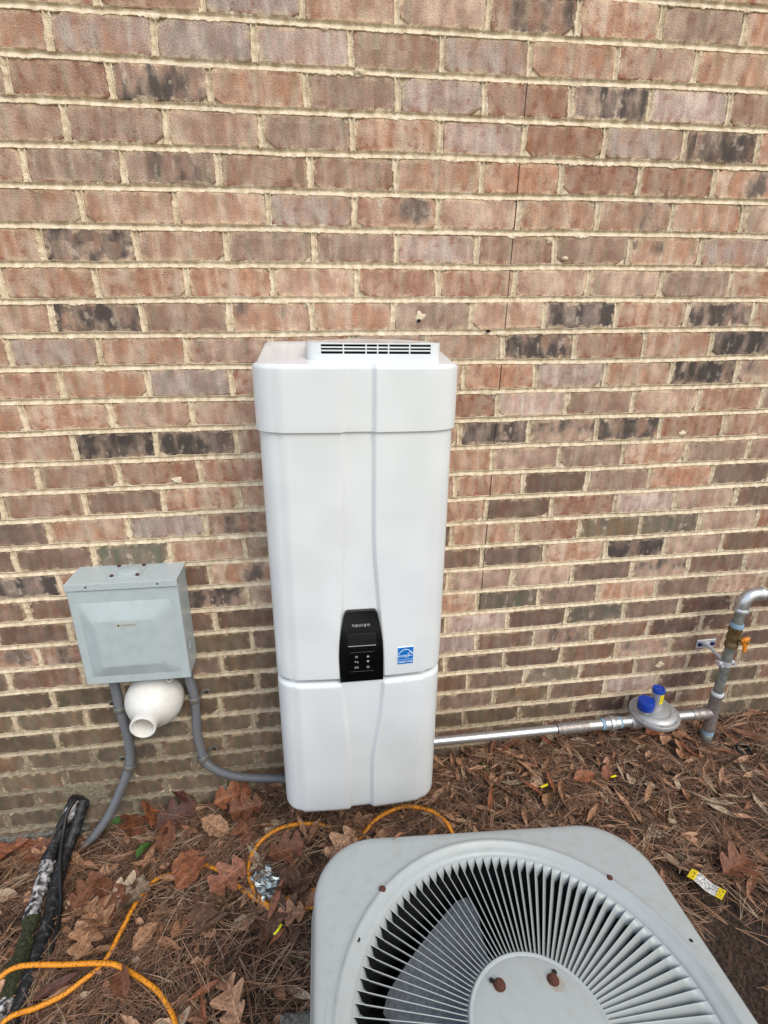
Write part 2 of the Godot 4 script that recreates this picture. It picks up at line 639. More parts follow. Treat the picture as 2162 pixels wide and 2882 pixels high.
	part("plumb_line", lg, paint(Color(0.17, 0.13, 0.12), 1.0), wall, home)

func mortar_lump(g: Geo, mid: Vector3, rx: float, ry: float, thick := 0.004) -> void:
	var P := PackedVector3Array()
	var C := PackedColorArray()
	for r in 6:
		for k in 26:
			var a := TAU * k / 26
			var e: float = [0.02, 0.35, 0.65, 0.85, 1.0, 1.06][r]
			var q := 1.0 + 0.35 * wob.get_noise_2d(cos(a) * 60.0 + mid.x * 900.0, sin(a) * 60.0 + mid.y * 900.0) * 2.0
			P.append(mid + Vector3(cos(a) * rx * e * q, sin(a) * ry * e * q, thick * ([1.0, 0.9, 0.8, 0.55, 0.1, -0.6][r] + 0.25 * wob.get_noise_2d(cos(a) * e * 200.0, sin(a) * e * 200.0 + mid.x * 500.0))))
			C.append_array(PackedColorArray([dirt(mid.x, mid.y)]))
	g.grid(P, 6, 26, true, C)

func dirt(x: float, y: float) -> Color:       # splashed soil and damp on the lowest courses, a real change of the mortar's colour
	var right := smoothstep(0.3, 1.3, x)
	var reach := lerpf(0.85, 0.74, right)
	var d := clampf((reach - y + wob.get_noise_2d(x * 60.0 + 500.0, y * 90.0) * 0.40) / 0.62, 0.0, 1.0)
	var blot := 1.0 + 0.16 * wob.get_noise_2d(x * 260.0 + 80.0, y * 260.0)
	return Color(1, 1, 1).lerp(Color(0.29, 0.30, 0.295).lerp(Color(0.42, 0.40, 0.385), right), d * 0.95) * blot

func joint_colors(x: float, y: float) -> PackedColorArray:
	var c := dirt(x, y)
	var o := PackedColorArray()
	o.resize(10)
	o.fill(c)
	return o

func joint_row(x: float, y: float, c: int, bed: bool) -> PackedVector3Array:
	var s := x if bed else y
	var o := PackedVector3Array()
	var j := (JOINT if bed else HEAD) / 2.0
	var n1 := wob.get_noise_2d(s * 8200.0, c * 91.0)
	var n2 := wob.get_noise_2d(s * 1500.0, c * 91.0 + 400.0)
	var n3 := wob.get_noise_2d(s * 9100.0, c * 91.0 + 900.0)
	var up := 0.0004 + 0.0013 * n1 + 0.0022 * n2 + 0.0075 * maxf(0.0, n2 * 0.6 + n1 * 0.4 - 0.16)
	var dn := 0.0012 + 0.0014 * n3 + 0.0016 * wob.get_noise_2d(s * 2600.0, c * 91.0 + 2100.0) + 0.0105 * maxf(0.0, wob.get_noise_2d(s * 1100.0, c * 91.0 + 1500.0) * 0.7 + n3 * 0.3 - 0.14)
	var offs := [j + up + 0.0009, j + up, j - 0.0010, j * 0.45, 0.0, -j * 0.5, -j, -j - dn * 0.6, -j - dn, -j - dn - 0.0010]
	var zs: Array
	if bed:      # struck joint: undercut below the upper brick, running out over the lower one
		zs = [-0.0022, 0.0011, -0.0022, -0.0036 + 0.0008 * n1, -0.0032 + 0.0010 * n2, -0.0012, 0.0003 + 0.0006 * n3, 0.0010, 0.0008, -0.0022]
	else:
		zs = [-0.0022, 0.0011, -0.0005, -0.0035, -0.0045 + 0.0012 * n2, -0.0035, -0.0005, 0.0010, 0.0010, -0.0022]
	for k in 10:
		if bed:
			o.append(Vector3(x, y + offs[k], zs[k]))
		else:
			o.append(Vector3(x + offs[k], y, zs[k]))
	return o

# ------------------------------------------------------------------ water heater
const CH_Y := [0.25, 0.44, 0.50, 0.58, 0.70, 0.80, 0.93, 1.07, 1.15, 1.355, 1.49]
const CH_L := [-0.029, -0.027, -0.030, -0.037, -0.046, -0.048, -0.041, -0.0365, -0.035, -0.031, -0.028]
const CH_R := [0.033, 0.032, 0.040, 0.053, 0.062, 0.058, 0.048, 0.0365, 0.035, 0.035, 0.035]

func soft_table(y: float, xs: Array, ys: Array) -> float:
	return (table(y - 0.03, xs, ys) + table(y, xs, ys) * 2.0 + table(y + 0.03, xs, ys)) / 4.0

func front_z(x: float, a: float, zf: float) -> float:
	return zf - 0.012 * (x / a) * (x / a)

func cover_row(y: float, world_y: float, a: float, zf: float, rc: float, inset: float, z_back: float) -> PackedVector3Array:
	var o := PackedVector3Array()
	var aa := a - inset
	var r := maxf(rc - inset, 0.004)
	var zc := front_z(aa, a, zf) - inset - r
	var l := soft_table(world_y, CH_Y, CH_L) - 0.004
	var rr := soft_table(world_y, CH_Y, CH_R) - 0.004
	for k in 6:
		o.append(Vector3(-aa, y, lerpf(z_back, zc, k / 6.0)))
	for k in 9:
		var t := PI / 2.0 * k / 9.0
		o.append(Vector3(-aa + r - r * cos(t), y, zc + r * sin(t)))
	var xs := []
	var e := 0.0068
	for k in 12: xs.append(lerpf(-aa + r, l - e, k / 12.0))
	for k in 8: xs.append(lerpf(l - e, l + e, k / 8.0))
	for k in 6: xs.append(lerpf(l + e, rr - e, k / 6.0))
	for k in 8: xs.append(lerpf(rr - e, rr + e, k / 8.0))
	for k in 13: xs.append(lerpf(rr + e, aa - r, k / 12.0))
	for x in xs:
		var dip := 0.0088 * smoothstep(l - e, l + e, x) * (1.0 - smoothstep(rr - e, rr + e, x))
		o.append(Vector3(x, y, front_z(x, a, zf) - inset - dip))
	for k in range(1, 10):
		var t := PI / 2.0 * (1.0 - k / 9.0)
		o.append(Vector3(aa - r + r * cos(t), y, zc + r * sin(t)))
	for k in range(1, 7):
		o.append(Vector3(aa, y, lerpf(zc, z_back, k / 6.0)))
	return o

func cover(y0: float, y1: float, a: float, zf: float, rc: float, r_low: float, r_high: float, lid: bool, low_corner := 0.0) -> Geo:
	# a pressed cover between two heights (in the heater's own axes, base at 0), its lower and upper edges rolled over by a radius
	var g := Geo.new()
	var P := PackedVector3Array()
	var rows := 0
	var zb := 0.015
	var list := []
	if r_low > 0.0:
		list.append([y0 + 0.004, r_low + 0.010])
		for k in 7:
			var t := PI / 2.0 * k / 6.0
			list.append([y0 + r_low * (1.0 - cos(t)), r_low * (1.0 - sin(t))])
	else:
		list = [[y0 + 0.02, 0.004], [y0 + 0.0005, 0.0035], [y0, 0.0025], [y0, 0.0006], [y0 + 0.0006, 0.0]]
	var n := int((y1 - y0) / 0.02)
	for k in range(1, n):
		list.append([lerpf(y0 + r_low, y1 - r_high, float(k) / n), 0.0])
	for k in 7:
		var t := PI / 2.0 * k / 6.0
		list.append([y1 - r_high * (1.0 - sin(t)), r_high * (1.0 - cos(t))])
	if not lid:
		list.append([y1 - 0.002, r_high + 0.012])
	for q in list:
		for p in cover_row(q[0], q[0] + 0.25, a, zf, rc, q[1], zb): P.append(p + Vector3(0.004, 0, 0))
		rows += 1
	var cols := P.size() / rows
	g.grid(P, rows, cols)
	if lid:
		var edge := P.slice((rows - 1) * cols, rows * cols)
		var top := PackedVector3Array()
		for f in 5:
			for p in edge:
				top.append(Vector3(p.x, p.y + 0.0368 * f / 4.0 * clampf((p.z - zb) / 0.26, 0.0, 1.0), lerpf(p.z, zb, f / 4.0)))
		g.grid(top, 5, cols)
	return g

func text(s: String, height: float, thick := 0.0006, bold := false, slant := false) -> TextMesh:
	var t := TextMesh.new()
	var f := SystemFont.new()
	f.font_names = PackedStringArray(["Droid Serif" if slant else "Droid Sans"])
	f.font_italic = slant
	if bold: f.font_weight = 700
	t.font = f
	t.text = s
	t.font_size = 48
	t.pixel_size = height / (48.0 * 0.72)
	t.depth = thick
	t.curve_step = 2.0
	return t

func build_heater() -> void:
	var x := Transform3D(Basis(Vector3(0, 0, 1), deg_to_rad(-1.02)), Vector3(0.921, 0.25, 0.0))
	var h := thing("water_heater", "tall white wall-hung tankless water heater with black control panel", "water heater", x)
	var white := world_noise(paint(Color(0.865, 0.882, 0.895), 0.18), noise_texture(0.01, [grey(0.975), grey(1.0)], [0.3, 0.7], 2), 1.0)
	white.uv1_triplanar = true
	white.metallic_specular = 0.7
	var dark := paint(Color(0.05, 0.05, 0.05), 0.8)
	part("front_cover", cover(0.469, 1.17, 0.2192, 0.288, 0.055, 0.006, 0.004, false), white, h)
	part("pipe_cover", cover(0.0, 0.457, 0.2192, 0.288, 0.055, 0.026, 0.014, false), white, h)
	part("top_cap", cover(1.112, 1.253, 0.2248, 0.294, 0.058, 0.0, 0.011, true), white, h)
	var g := Geo.new()
	g.box(Vector3(-0.203, 0.02, 0.0), Vector3(0.203, 1.2, 0.262), 0.03)
	part("inner_cabinet", g, white, h)
	# rear edge plate against the wall
	g = Geo.new()
	g.box(Vector3(-0.212, 0.05, -0.002), Vector3(0.212, 1.24, 0.018), 0.002)
	part("mounting_plate", g, white, h)
	# vent hood on the top
	var hood := Node3D.new()
	hood.name = "vent_hood"
	hood.transform = at(0, 1.253, 0)
	h.add_child(hood)
	var x0 := -0.1035
	var x1 := 0.185
	var zf := 0.250
	g = Geo.new()
	g.box(Vector3(x0 + 0.004, 0.001, 0.02), Vector3(x1 - 0.004, 0.034, zf - 0.02), 0.002)
	part("dark_inside", g, dark, hood)
	g = Geo.new()      # body: rounded ends, a band of openings in front
	var rim := PackedVector2Array()
	for k in 7: rim.append(Vector2(x0 + 0.02 - 0.02 * sin(PI / 2 * k / 6.0), 0.0 + zf - 0.02 + 0.02 * cos(PI / 2 * k / 6.0)))
	rim.append(Vector2(x0, 0.02))
	rim.append(Vector2(x1, 0.02))
	for k in 7: rim.append(Vector2(x1 - 0.02 + 0.02 * cos(PI / 2 * k / 6.0), zf - 0.02 + 0.02 * sin(PI / 2 * k / 6.0)))
	var ends := PackedVector3Array()
	for y in [-0.002, 0.041]:
		for p in rim: ends.append(Vector3(p.x, y, p.y))
	g.grid(ends, 2, rim.size())
	# front face built of bars round the slots
	var s0 := x0 + 0.030
	var s1 := x1 - 0.024
	g.box(Vector3(x0 + 0.019, -0.002, zf - 0.003), Vector3(x1 - 0.019, 0.0185, zf), 0.0008)
	g.box(Vector3(x0 + 0.019, 0.0375, zf - 0.003), Vector3(x1 - 0.019, 0.041, zf), 0.0008)
	g.box(Vector3(x0 + 0.019, 0.018, zf - 0.003), Vector3(s0, 0.038, zf), 0.0008)
	g.box(Vector3(s1, 0.018, zf - 0.003), Vector3(x1 - 0.019, 0.038, zf), 0.0008)
	part("hood_shell", g, white, hood)
	for k in 2:
		g = Geo.new()
		g.box(Vector3(s0, 0.0235 + 0.0067 * k, zf - 0.0035), Vector3(s1, 0.0265 + 0.0067 * k, zf - 0.0006), 0.0006)
		part("louver", g, white, hood)
	for f in [0.2, 0.405, 0.51, 0.61, 0.805]:
		g = Geo.new()
		var sx := lerpf(s0, s1, f)
		g.box(Vector3(sx - 0.0014, 0.018, zf - 0.004), Vector3(sx + 0.0014, 0.038, zf - 0.0002), 0.0006)
		part("louver_divider", g, white, hood)
	# smooth bowed lid
	g = Geo.new()
	var P := PackedVector3Array()
	for r in 9:
		for k in 25:
			var u := k / 24.0 * 2.0 - 1.0
			var w := r / 8.0
			var e := 1.0 - pow(absf(u), 6.0) * 0.04
			P.append(Vector3(lerpf(x0, x1, k / 24.0), 0.041 + 0.005 * (1.0 - u * u) * sin(PI * clampf(w * 1.0, 0, 1)), lerpf(0.02, zf, w) * e))
	g.grid(P, 9, 25)
	part("hood_lid", g, paint(Color(0.80, 0.82, 0.84), 0.12), hood)
	# control panel
	var black := paint(Color(0.028, 0.028, 0.03), 0.16)
	var cp := Node3D.new()
	cp.name = "control_panel"
	cp.transform = at(0, 0, 0.2855)
	h.add_child(cp)
	var pl := PackedVector2Array()
	var lx := [[0.463, -0.050], [0.50, -0.0515], [0.54, -0.0525], [0.58, -0.0505], [0.62, -0.0455], [0.655, -0.039]]
	var rx := [[0.655, 0.046], [0.62, 0.053], [0.58, 0.0585], [0.54, 0.0605], [0.50, 0.061], [0.463, 0.0605]]
	for q in lx: pl.append(Vector2(q[1], q[0]))
	for k in 6: pl.append(Vector2(-0.027 - 0.0105 * cos(PI / 2 * k / 5.0), 0.660 + 0.0105 * sin(PI / 2 * k / 5.0)))
	for k in 6: pl.append(Vector2(0.034 + 0.0105 * sin(PI / 2 * k / 5.0), 0.660 + 0.0105 * cos(PI / 2 * k / 5.0)))
	for q in rx: pl.append(Vector2(q[1], q[0]))
	g = Geo.new()
	g.flat(pl, 0.0042, 0.012)
	part("panel_face", g, black, cp)
	var silver := paint(Color(0.72, 0.72, 0.72), 0.4)
	g = Geo.new()
	g.box(Vector3(-0.0300, 0.5720, 0.0043), Vector3(0.0410, 0.6065, 0.0050), 0.0003)
	part("display", g, paint(Color(0.10, 0.10, 0.105), 0.25), cp)
	g = Geo.new()
	g.box(Vector3(-0.0295, 0.5700, 0.0043), Vector3(0.0410, 0.5713, 0.0052), 0.0003)
	part("display_edge", g, silver, cp)
	for y in [0.5515, 0.4935]:
		g = Geo.new()
		g.box(Vector3(-0.0245, y, 0.0043), Vector3(0.0365, y + 0.0006, 0.0047), 0.0001)
		part("key_line", g, paint(Color(0.35, 0.35, 0.35), 0.5), cp)
	var big := ["N", "a", "v", "i", "e", "N"]
	var tall := [1.0, 1.33, 1.33, 1.0, 1.33, 1.0]
	for k in 6:
		var s: String = "I" if big[k] == "i" else big[k]
		part("letter", text(s, 0.0072 * tall[k]), silver, cp, at([-0.0155, -0.0075, 0.0005, 0.0065, 0.0135, 0.0222][k], 0.6310, 0.0046))
	part("letter", text("M", 0.006), silver, cp, at(-0.0085, 0.538, 0.0046))
	part("letter", text("OK", 0.006), silver, cp, at(-0.0085, 0.506, 0.0046))
	g = Geo.new()
	g.flat(PackedVector2Array([Vector2(0.0175, 0.5355), Vector2(0.0245, 0.5355), Vector2(0.021, 0.5415)]), 0.0048, 0.0006)
	part("arrow_key", g, silver, cp)
	g = Geo.new()
	g.flat(PackedVector2Array([Vector2(0.0175, 0.5250), Vector2(0.0245, 0.5250), Vector2(0.021, 0.5190)]), 0.0048, 0.0006)
	part("arrow_key", g, silver, cp)
	g = Geo.new()
	var arc := []
	for k in 9: arc.append(Vector3(-0.0085 + 0.0022 * sin(PI * k / 8.0) + 0.002, 0.5195 + 0.0022 - 0.0022 * cos(PI * k / 8.0), 0.0048))
	arc.append(Vector3(-0.012, 0.5239, 0.0048))
	g.tube(PackedVector3Array(arc), PackedFloat32Array([0.0005]), 6)
	g.flat(PackedVector2Array([Vector2(-0.0135, 0.5239), Vector2(-0.0108, 0.5257), Vector2(-0.0108, 0.5221)]), 0.0050, 0.0006)
	part("back_key", g, silver, cp)
	g = Geo.new()
	arc = []
	for k in 13: arc.append(Vector3(0.021 + 0.003 * sin(0.5 + (TAU - 1.0) * k / 12.0), 0.506 + 0.003 * cos(0.5 + (TAU - 1.0) * k / 12.0), 0.0048))
	g.tube(PackedVector3Array(arc), PackedFloat32Array([0.0005]), 6)
	g.tube(PackedVector3Array([Vector3(0.021, 0.506, 0.0048), Vector3(0.021, 0.510, 0.0048)]), PackedFloat32Array([0.0005]), 6)
	part("power_key", g, silver, cp)
	# blue energy label
	var el := Node3D.new()
	el.name = "energy_label"
	el.transform = Transform3D(Basis(Vector3.UP, deg_to_rad(3.5)), Vector3(0.1185, 0.530, 0.2858))
	h.add_child(el)
	var blue := paint(Color(0.03, 0.42, 0.74), 0.4)
	var ink := paint(Color(0.88, 0.92, 0.95), 0.5)
	g = Geo.new()
	g.box(Vector3(-0.0212, -0.0262, -0.002), Vector3(0.0212, 0.0252, 0.0004), 0.0002)
	part("label_border", g, ink, el)
	g = Geo.new()
	g.box(Vector3(-0.0204, -0.0115, 0), Vector3(0.0204, 0.0244, 0.0008), 0.0002)
	part("label_field", g, blue, el)
	g = Geo.new()
	g.box(Vector3(-0.0204, -0.0254, 0), Vector3(0.0204, -0.0125, 0.0008), 0.0002)
	part("label_band", g, blue, el)
	g = Geo.new()
	arc = []
	for k in 15: arc.append(Vector3(-0.0195 + 0.039 * k / 14.0, 0.002 + 0.0165 * sin(PI * (0.06 + 0.88 * k / 14.0)), 0.001))
	g.tube(PackedVector3Array(arc), PackedFloat32Array([0.0008]), 6)
	part("label_arc", g, ink, el)
	g = Geo.new()
	var star := PackedVector3Array()
	for k in 11:
		var rad := 0.0082 if k % 2 == 0 else 0.0036
		star.append(Vector3(0.0125 + rad * sin(PI * k / 5.0), 0.004 + rad * cos(PI * k / 5.0), 0.0011))
	g.tube(star, PackedFloat32Array([0.00065]), 6)
	part("label_star", g, ink, el)
	part("letter", text("energy", 0.0074, 0.0005, false, true), ink, el, at(-0.0065, -0.0005, 0.0009))
	part("letter", text("ENERGY STAR", 0.0043, 0.0005, true), ink, el, at(0, -0.0190, 0.0009))
	# small dark scuffs on the cover
	for q in [[0.077, 0.372, 0.0012], [0.118, 0.452, 0.0014], [0.132, 0.225, 0.0008]]:
		g = Geo.new()
		var ring := PackedVector3Array()
		for k in 6: ring.append(Vector3(q[0] + q[2] * cos(k * TAU / 6), q[1] + q[2] * sin(k * TAU / 6), front_z(q[0], 0.2155, 0.288) + 0.0005))
		g.face(ring, Vector3(0, 0, 1))
		part("scuff", g, paint(Color(0.3, 0.3, 0.28), 0.9), h)

# ------------------------------------------------------------------ grey disconnect box
func build_box() -> void:
	var x := Transform3D(Basis(Vector3(0, 0, 1), deg_to_rad(-0.9)), Vector3(0.3135, 0.630, 0.0))
	var b := thing("disconnect_box", "grey painted metal electrical box with raised door panel on the brick wall", "electrical box", x)
	var gp := world_noise(paint(Color(0.685, 0.729, 0.740), 0.38), noise_texture(0.02, [grey(0.965), grey(0.99), grey(1.0)], [0.2, 0.5, 0.8], 4), 2.0)
	M.box = gp
	var rust := paint(Color(0.30, 0.18, 0.15), 0.9)
	var g := Geo.new()
	g.box(Vector3(-0.138, 0.002, 0.001), Vector3(0.138, 0.318, 0.092), 0.0015)
	part("case", g, gp, b)
	# door with a stamped raised panel
	g = Geo.new()
	g.box(Vector3(-0.1405, 0.0, 0.088), Vector3(0.1405, 0.2955, 0.1000), 0.002)
	var o := [Vector2(-0.121, 0.024), Vector2(0.119, 0.024), Vector2(0.119, 0.262), Vector2(-0.121, 0.262)]
	var i := [Vector2(-0.080, 0.068), Vector2(0.072, 0.068), Vector2(0.072, 0.206), Vector2(-0.080, 0.206)]
	var P := PackedVector3Array()
	for row in 6:
		var f: float = [0.0, 0.06, 0.14, 0.86, 0.94, 1.0][row]
		var zz: float = [0.0995, 0.1004, 0.1020, 0.1138, 0.1147, 0.1150][row]
		for k in 4:
			for s in 8:
				var p: Vector2 = o[k].lerp(o[(k + 1) % 4], s / 8.0)
				var q: Vector2 = i[k].lerp(i[(k + 1) % 4], s / 8.0)
				var m := p.lerp(q, f)
				P.append(Vector3(m.x, m.y, zz))
	var s0 := g.v.size()
	g.grid(P, 6, 32, true)
	var top := P.slice(5 * 32, 6 * 32)
	g.face(top, Vector3(0, 0, 1))
	part("door", g, gp, b)
	g = Geo.new()
	g.box(Vector3(-0.027, 0.190, 0.1148), Vector3(0.027, 0.2015, 0.1156), 0.0003)
	var plate := part("name_plate", g, paint(Color(0.70, 0.71, 0.66), 0.5), b)
	g = Geo.new()
	g.box(Vector3(-0.0145, 0.1935, 0.1156), Vector3(0.0235, 0.1985, 0.1159), 0.0001)
	part("plate_field", g, paint(Color(0.58, 0.62, 0.61), 0.5), plate)
	g = Geo.new()
	g.lathe(PackedVector2Array([Vector2(0.0028, 0), Vector2(0.0028, 0.0006), Vector2(0, 0.0006)]), Transform3D(Basis(Vector3.RIGHT, PI / 2), Vector3(-0.0205, 0.1957, 0.1154)), 12)
	part("plate_mark", g, paint(Color(0.15, 0.17, 0.17), 0.6), plate)
	# sloping lid with a front lip
	g = Geo.new()
	var lid := Transform3D(Basis(Vector3.RIGHT, deg_to_rad(1.5)), Vector3(0, 0.3185, 0))
	g.box(Vector3(-0.1415, 0, 0.0), Vector3(0.1415, 0.0022, 0.104), 0.0009, lid)
	g.box(Vector3(-0.1418, 0.2985, 0.1010), Vector3(0.1418, 0.3180, 0.1045), 0.0010)
	var lm := gp.duplicate()
	lm.albedo_texture = noise_texture(0.045, [Color(0.85, 0.66, 0.60), Color(0.97, 0.94, 0.93), Color(1, 1, 1)], [0.10, 0.24, 0.42], 6, FastNoiseLite.TYPE_SIMPLEX_SMOOTH, 512, 21)
	lm.uv1_scale = Vector3.ONE * 6.0
	part("lid", g, lm, b)
	for sx in [-0.088, 0.092]:
		g = Geo.new()
		g.lathe(PackedVector2Array([Vector2(0.0028, 0), Vector2(0.0028, 0.0004), Vector2(0, 0.0004)]), Transform3D(Basis(Vector3.RIGHT, PI / 2), Vector3(sx, 0.309, 0.1043)), 12)
		part("screw_hole", g, paint(Color(0.08, 0.08, 0.08), 0.8), b)
	g = Geo.new()
	g.box(Vector3(-0.040, 0.0022, 0.006), Vector3(0.040, 0.0042, 0.078), 0.0006, lid)
	var hub := part("hub_plate", g, lm, b)
	g = Geo.new()
	g.lathe(PackedVector2Array([Vector2(0.0295, 0.0042), Vector2(0.0295, 0.0070), Vector2(0.026, 0.0088), Vector2(0.012, 0.0100), Vector2(0, 0.0102)]), lid * at(0.003, 0, 0.044), 32)
	part("hub_cover", g, gp, hub)
	for q in [[-0.033, 0.013], [0.033, 0.013], [-0.033, 0.070], [0.033, 0.070]]:
		g = Geo.new()
		g.lathe(PackedVector2Array([Vector2(0.0052, 0.004), Vector2(0.0052, 0.0065), Vector2(0.0044, 0.0080), Vector2(0, 0.0086)]), lid * at(q[0], 0, q[1]), 12)
		part("bolt", g, rust, hub)
	g = Geo.new()
	for k in 2:
		g.lathe(PackedVector2Array([Vector2([0.016, 0.009][k], 0), Vector2([0.016, 0.009][k], 0.0006 + 0.0004 * k), Vector2(0, 0.0009 + 0.0004 * k)]), Transform3D(Basis(Vector3(0, 0, 1), -PI / 2), Vector3(0.138, 0.075, 0.05)), 20)
	part("knockout", g, gp, b)
	g = Geo.new()
	g.tube(smooth_path([Vector3(0.074, 0.002, 0.094), Vector3(0.072, -0.008, 0.096), Vector3(0.079, -0.012, 0.096), Vector3(0.085, -0.008, 0.096), Vector3(0.085, 0.002, 0.094)], 0.002), PackedFloat32Array([0.0016]), 8)
	part("hasp", g, paint(Color(0.66, 0.67, 0.64), 0.5), b)

# ------------------------------------------------------------------ drain reducer, conduits, line set
func build_left_pipes() -> void:
	var pvc := world_noise(paint(Color(0.885, 0.88, 0.87), 0.40), noise_texture(0.03, [Color(0.95, 0.94, 0.92), Color(0.99, 0.99, 0.98), grey(1)], [0.15, 0.4, 0.8], 5), 4.0, noise_texture(0.12, [], [], 3), 0.015)
	var r := thing("pipe_reducer", "white plastic bell-shaped pipe reducer poking out under the grey box", "pipe fitting", Transform3D(Basis(Vector3.RIGHT, PI / 2), Vector3(0.3205, 0.5165, 0.0)))
	var g := Geo.new()
	g.lathe(PackedVector2Array([Vector2(0.078, 0.012), Vector2(0.0815, 0.016), Vector2(0.083, 0.030), Vector2(0.083, 0.048), Vector2(0.0815, 0.058), Vector2(0.0765, 0.072), Vector2(0.068, 0.086), Vector2(0.057, 0.099), Vector2(0.047, 0.110), Vector2(0.040, 0.121), Vector2(0.0365, 0.132), Vector2(0.0355, 0.142), Vector2(0.0355, 0.158), Vector2(0.0345, 0.1600), Vector2(0.0312, 0.1600), Vector2(0.0300, 0.1585), Vector2(0.0295, 0.120), Vector2(0.0290, 0.095)]), Transform3D(), 48)
	part("bell", g, pvc, r)
	g = Geo.new()
	g.lathe(PackedVector2Array([Vector2(0.031, 0.094), Vector2(0.0, 0.094)]), Transform3D(), 32)
	part("plug", g, paint(Color(0.74, 0.71, 0.62), 0.7), r)
	g = Geo.new()
	g.lathe(PackedVector2Array([Vector2(0.070, -0.004), Vector2(0.070, 0.016), Vector2(0.078, 0.016)]), Transform3D(), 36)
	part("pipe_stub", g, pvc, r)
	g = Geo.new()
	mortar_lump(g, Vector3(0.375, 0.565, 0.001), 0.050, 0.046, 0.010)
	part("mortar_smear", g, paint(Color(0.42, 0.40, 0.36), 0.95), M.wall, at(-1.0, 0.3, 0.0))

	var grey_pvc := paint(Color(0.40, 0.41, 0.43), 0.34)
	flex("electrical_conduit", "grey ribbed conduit dropping from the box down into the leaves", [Vector3(0.2135, 0.65, 0.030), Vector3(0.2115, 0.575, 0.030), Vector3(0.2105, 0.50, 0.030), Vector3(0.213, 0.418, 0.030), Vector3(0.2135, 0.344, 0.030), Vector3(0.205, 0.276, 0.031), Vector3(0.190, 0.235, 0.033), Vector3(0.157, 0.165, 0.038), Vector3(0.105, 0.070, 0.046), Vector3(0.055, 0.008, 0.056), Vector3(0.018, -0.032, 0.064), Vector3(-0.01, -0.065, 0.068)], grey_pvc)
	flex("electrical_conduit", "grey ribbed conduit running from the box to the water heater", [Vector3(0.419, 0.65, 0.030), Vector3(0.4255, 0.575, 0.030), Vector3(0.4325, 0.509, 0.030), Vector3(0.4290, 0.439, 0.030), Vector3(0.4235, 0.379, 0.030), Vector3(0.4245, 0.316, 0.030), Vector3(0.434, 0.244, 0.030), Vector3(0.465, 0.203, 0.031), Vector3(0.510, 0.176, 0.033), Vector3(0.55, 0.165, 0.036), Vector3(0.60, 0.158, 0.040), Vector3(0.668, 0.155, 0.048), Vector3(0.72, 0.165, 0.07), Vector3(0.78, 0.21, 0.11), Vector3(0.80, 0.29, 0.14)], grey_pvc)
	var zinc := paint(Color(0.55, 0.55, 0.53), 0.45, 0.6)
	for q in [[0.2105, 0.487, 0.0, -1.0, "upper strap on the conduit left of the white reducer"], [0.2005, 0.258, -14.0, -1.0, "lower strap on the conduit left of the white reducer"], [0.4325, 0.498, 0.0, 1.0, "upper strap on the conduit right of the white reducer"], [0.4290, 0.262, 14.0, 1.0, "lower strap on the conduit right of the white reducer"]]:
		var st := thing("pipe_strap", "small zinc one-hole " + q[4], "pipe strap", Transform3D(Basis(Vector3(0, 0, 1), deg_to_rad(q[2])), Vector3(q[0], q[1], 0.0)), "conduit straps screwed to the bricks")
		g = Geo.new()
		var P := PackedVector3Array()
		for k in 15:
			var a := PI * k / 14.0
			for e in [[-0.0085, 0.0150], [-0.0085, 0.0172], [0, 0.0180], [0.0085, 0.0172], [0.0085, 0.0150]]:
				P.append(Vector3(cos(a) * e[1], e[0], 0.030 + sin(a) * e[1]))
		g.grid(P, 15, 5)
		for s in [-1, 1]:
			g.box(Vector3(minf(s * 0.0150, s * 0.0172), -0.0085, 0.001), Vector3(maxf(s * 0.0150, s * 0.0172), 0.0085, 0.031), 0.0005)
		part("band", g, zinc, st)
		g = Geo.new()
		g.box(Vector3(minf(q[3] * 0.016, q[3] * 0.042), -0.0085, 0.0015), Vector3(maxf(q[3] * 0.016, q[3] * 0.042), 0.0085, 0.0040), 0.0006)
		part("ear", g, zinc, st)
		g = Geo.new()
		g.lathe(PackedVector2Array([Vector2(0.0056, 0.0), Vector2(0.0056, 0.003), Vector2(0.0035, 0.0045), Vector2(0, 0.0045)]), Transform3D(Basis(Vector3.RIGHT, PI / 2), Vector3(q[3] * 0.031, 0.0, 0.0038)), 12)
		part("screw", g, paint(Color(0.30, 0.27, 0.24), 0.5, 0.6), st)

	# refrigerant lines in worn insulation coming out of the wall
	var wrap := world_noise(paint(Color.WHITE, 0.75), noise_texture(0.045, [Color(0.06, 0.06, 0.065), Color(0.14, 0.14, 0.145), Color(0.56, 0.55, 0.56), Color(0.82, 0.81, 0.81)], [0.30, 0.42, 0.50, 0.75], 6, FastNoiseLite.TYPE_SIMPLEX_SMOOTH, 512, 31), 2.2, noise_texture(0.03, [], [], 5), 0.5)
	var moss := world_noise(paint(Color.WHITE, 0.9), noise_texture(0.04, [Color(0.09, 0.10, 0.06), Color(0.18, 0.20, 0.10), Color(0.26, 0.26, 0.16)], [0.25, 0.5, 0.8], 5, FastNoiseLite.TYPE_SIMPLEX_SMOOTH, 512, 33), 4.0, noise_texture(0.06, [], [], 5), 0.4)
	var foam := world_noise(paint(Color.WHITE, 0.6), noise_texture(0.03, [Color(0.05, 0.05, 0.055), Color(0.10, 0.10, 0.11), Color(0.33, 0.34, 0.36)], [0.4, 0.62, 0.85], 4, FastNoiseLite.TYPE_SIMPLEX_SMOOTH, 512, 35), 3.0, noise_texture(0.04, [], [], 4), 0.2)
	var ls := thing("refrigerant_lines", "bundle of worn black insulated refrigerant pipes leaving the wall at ground level", "pipes", at(0.0, 0.1, 0.0))
	var off := Vector3(0, -0.1, 0)
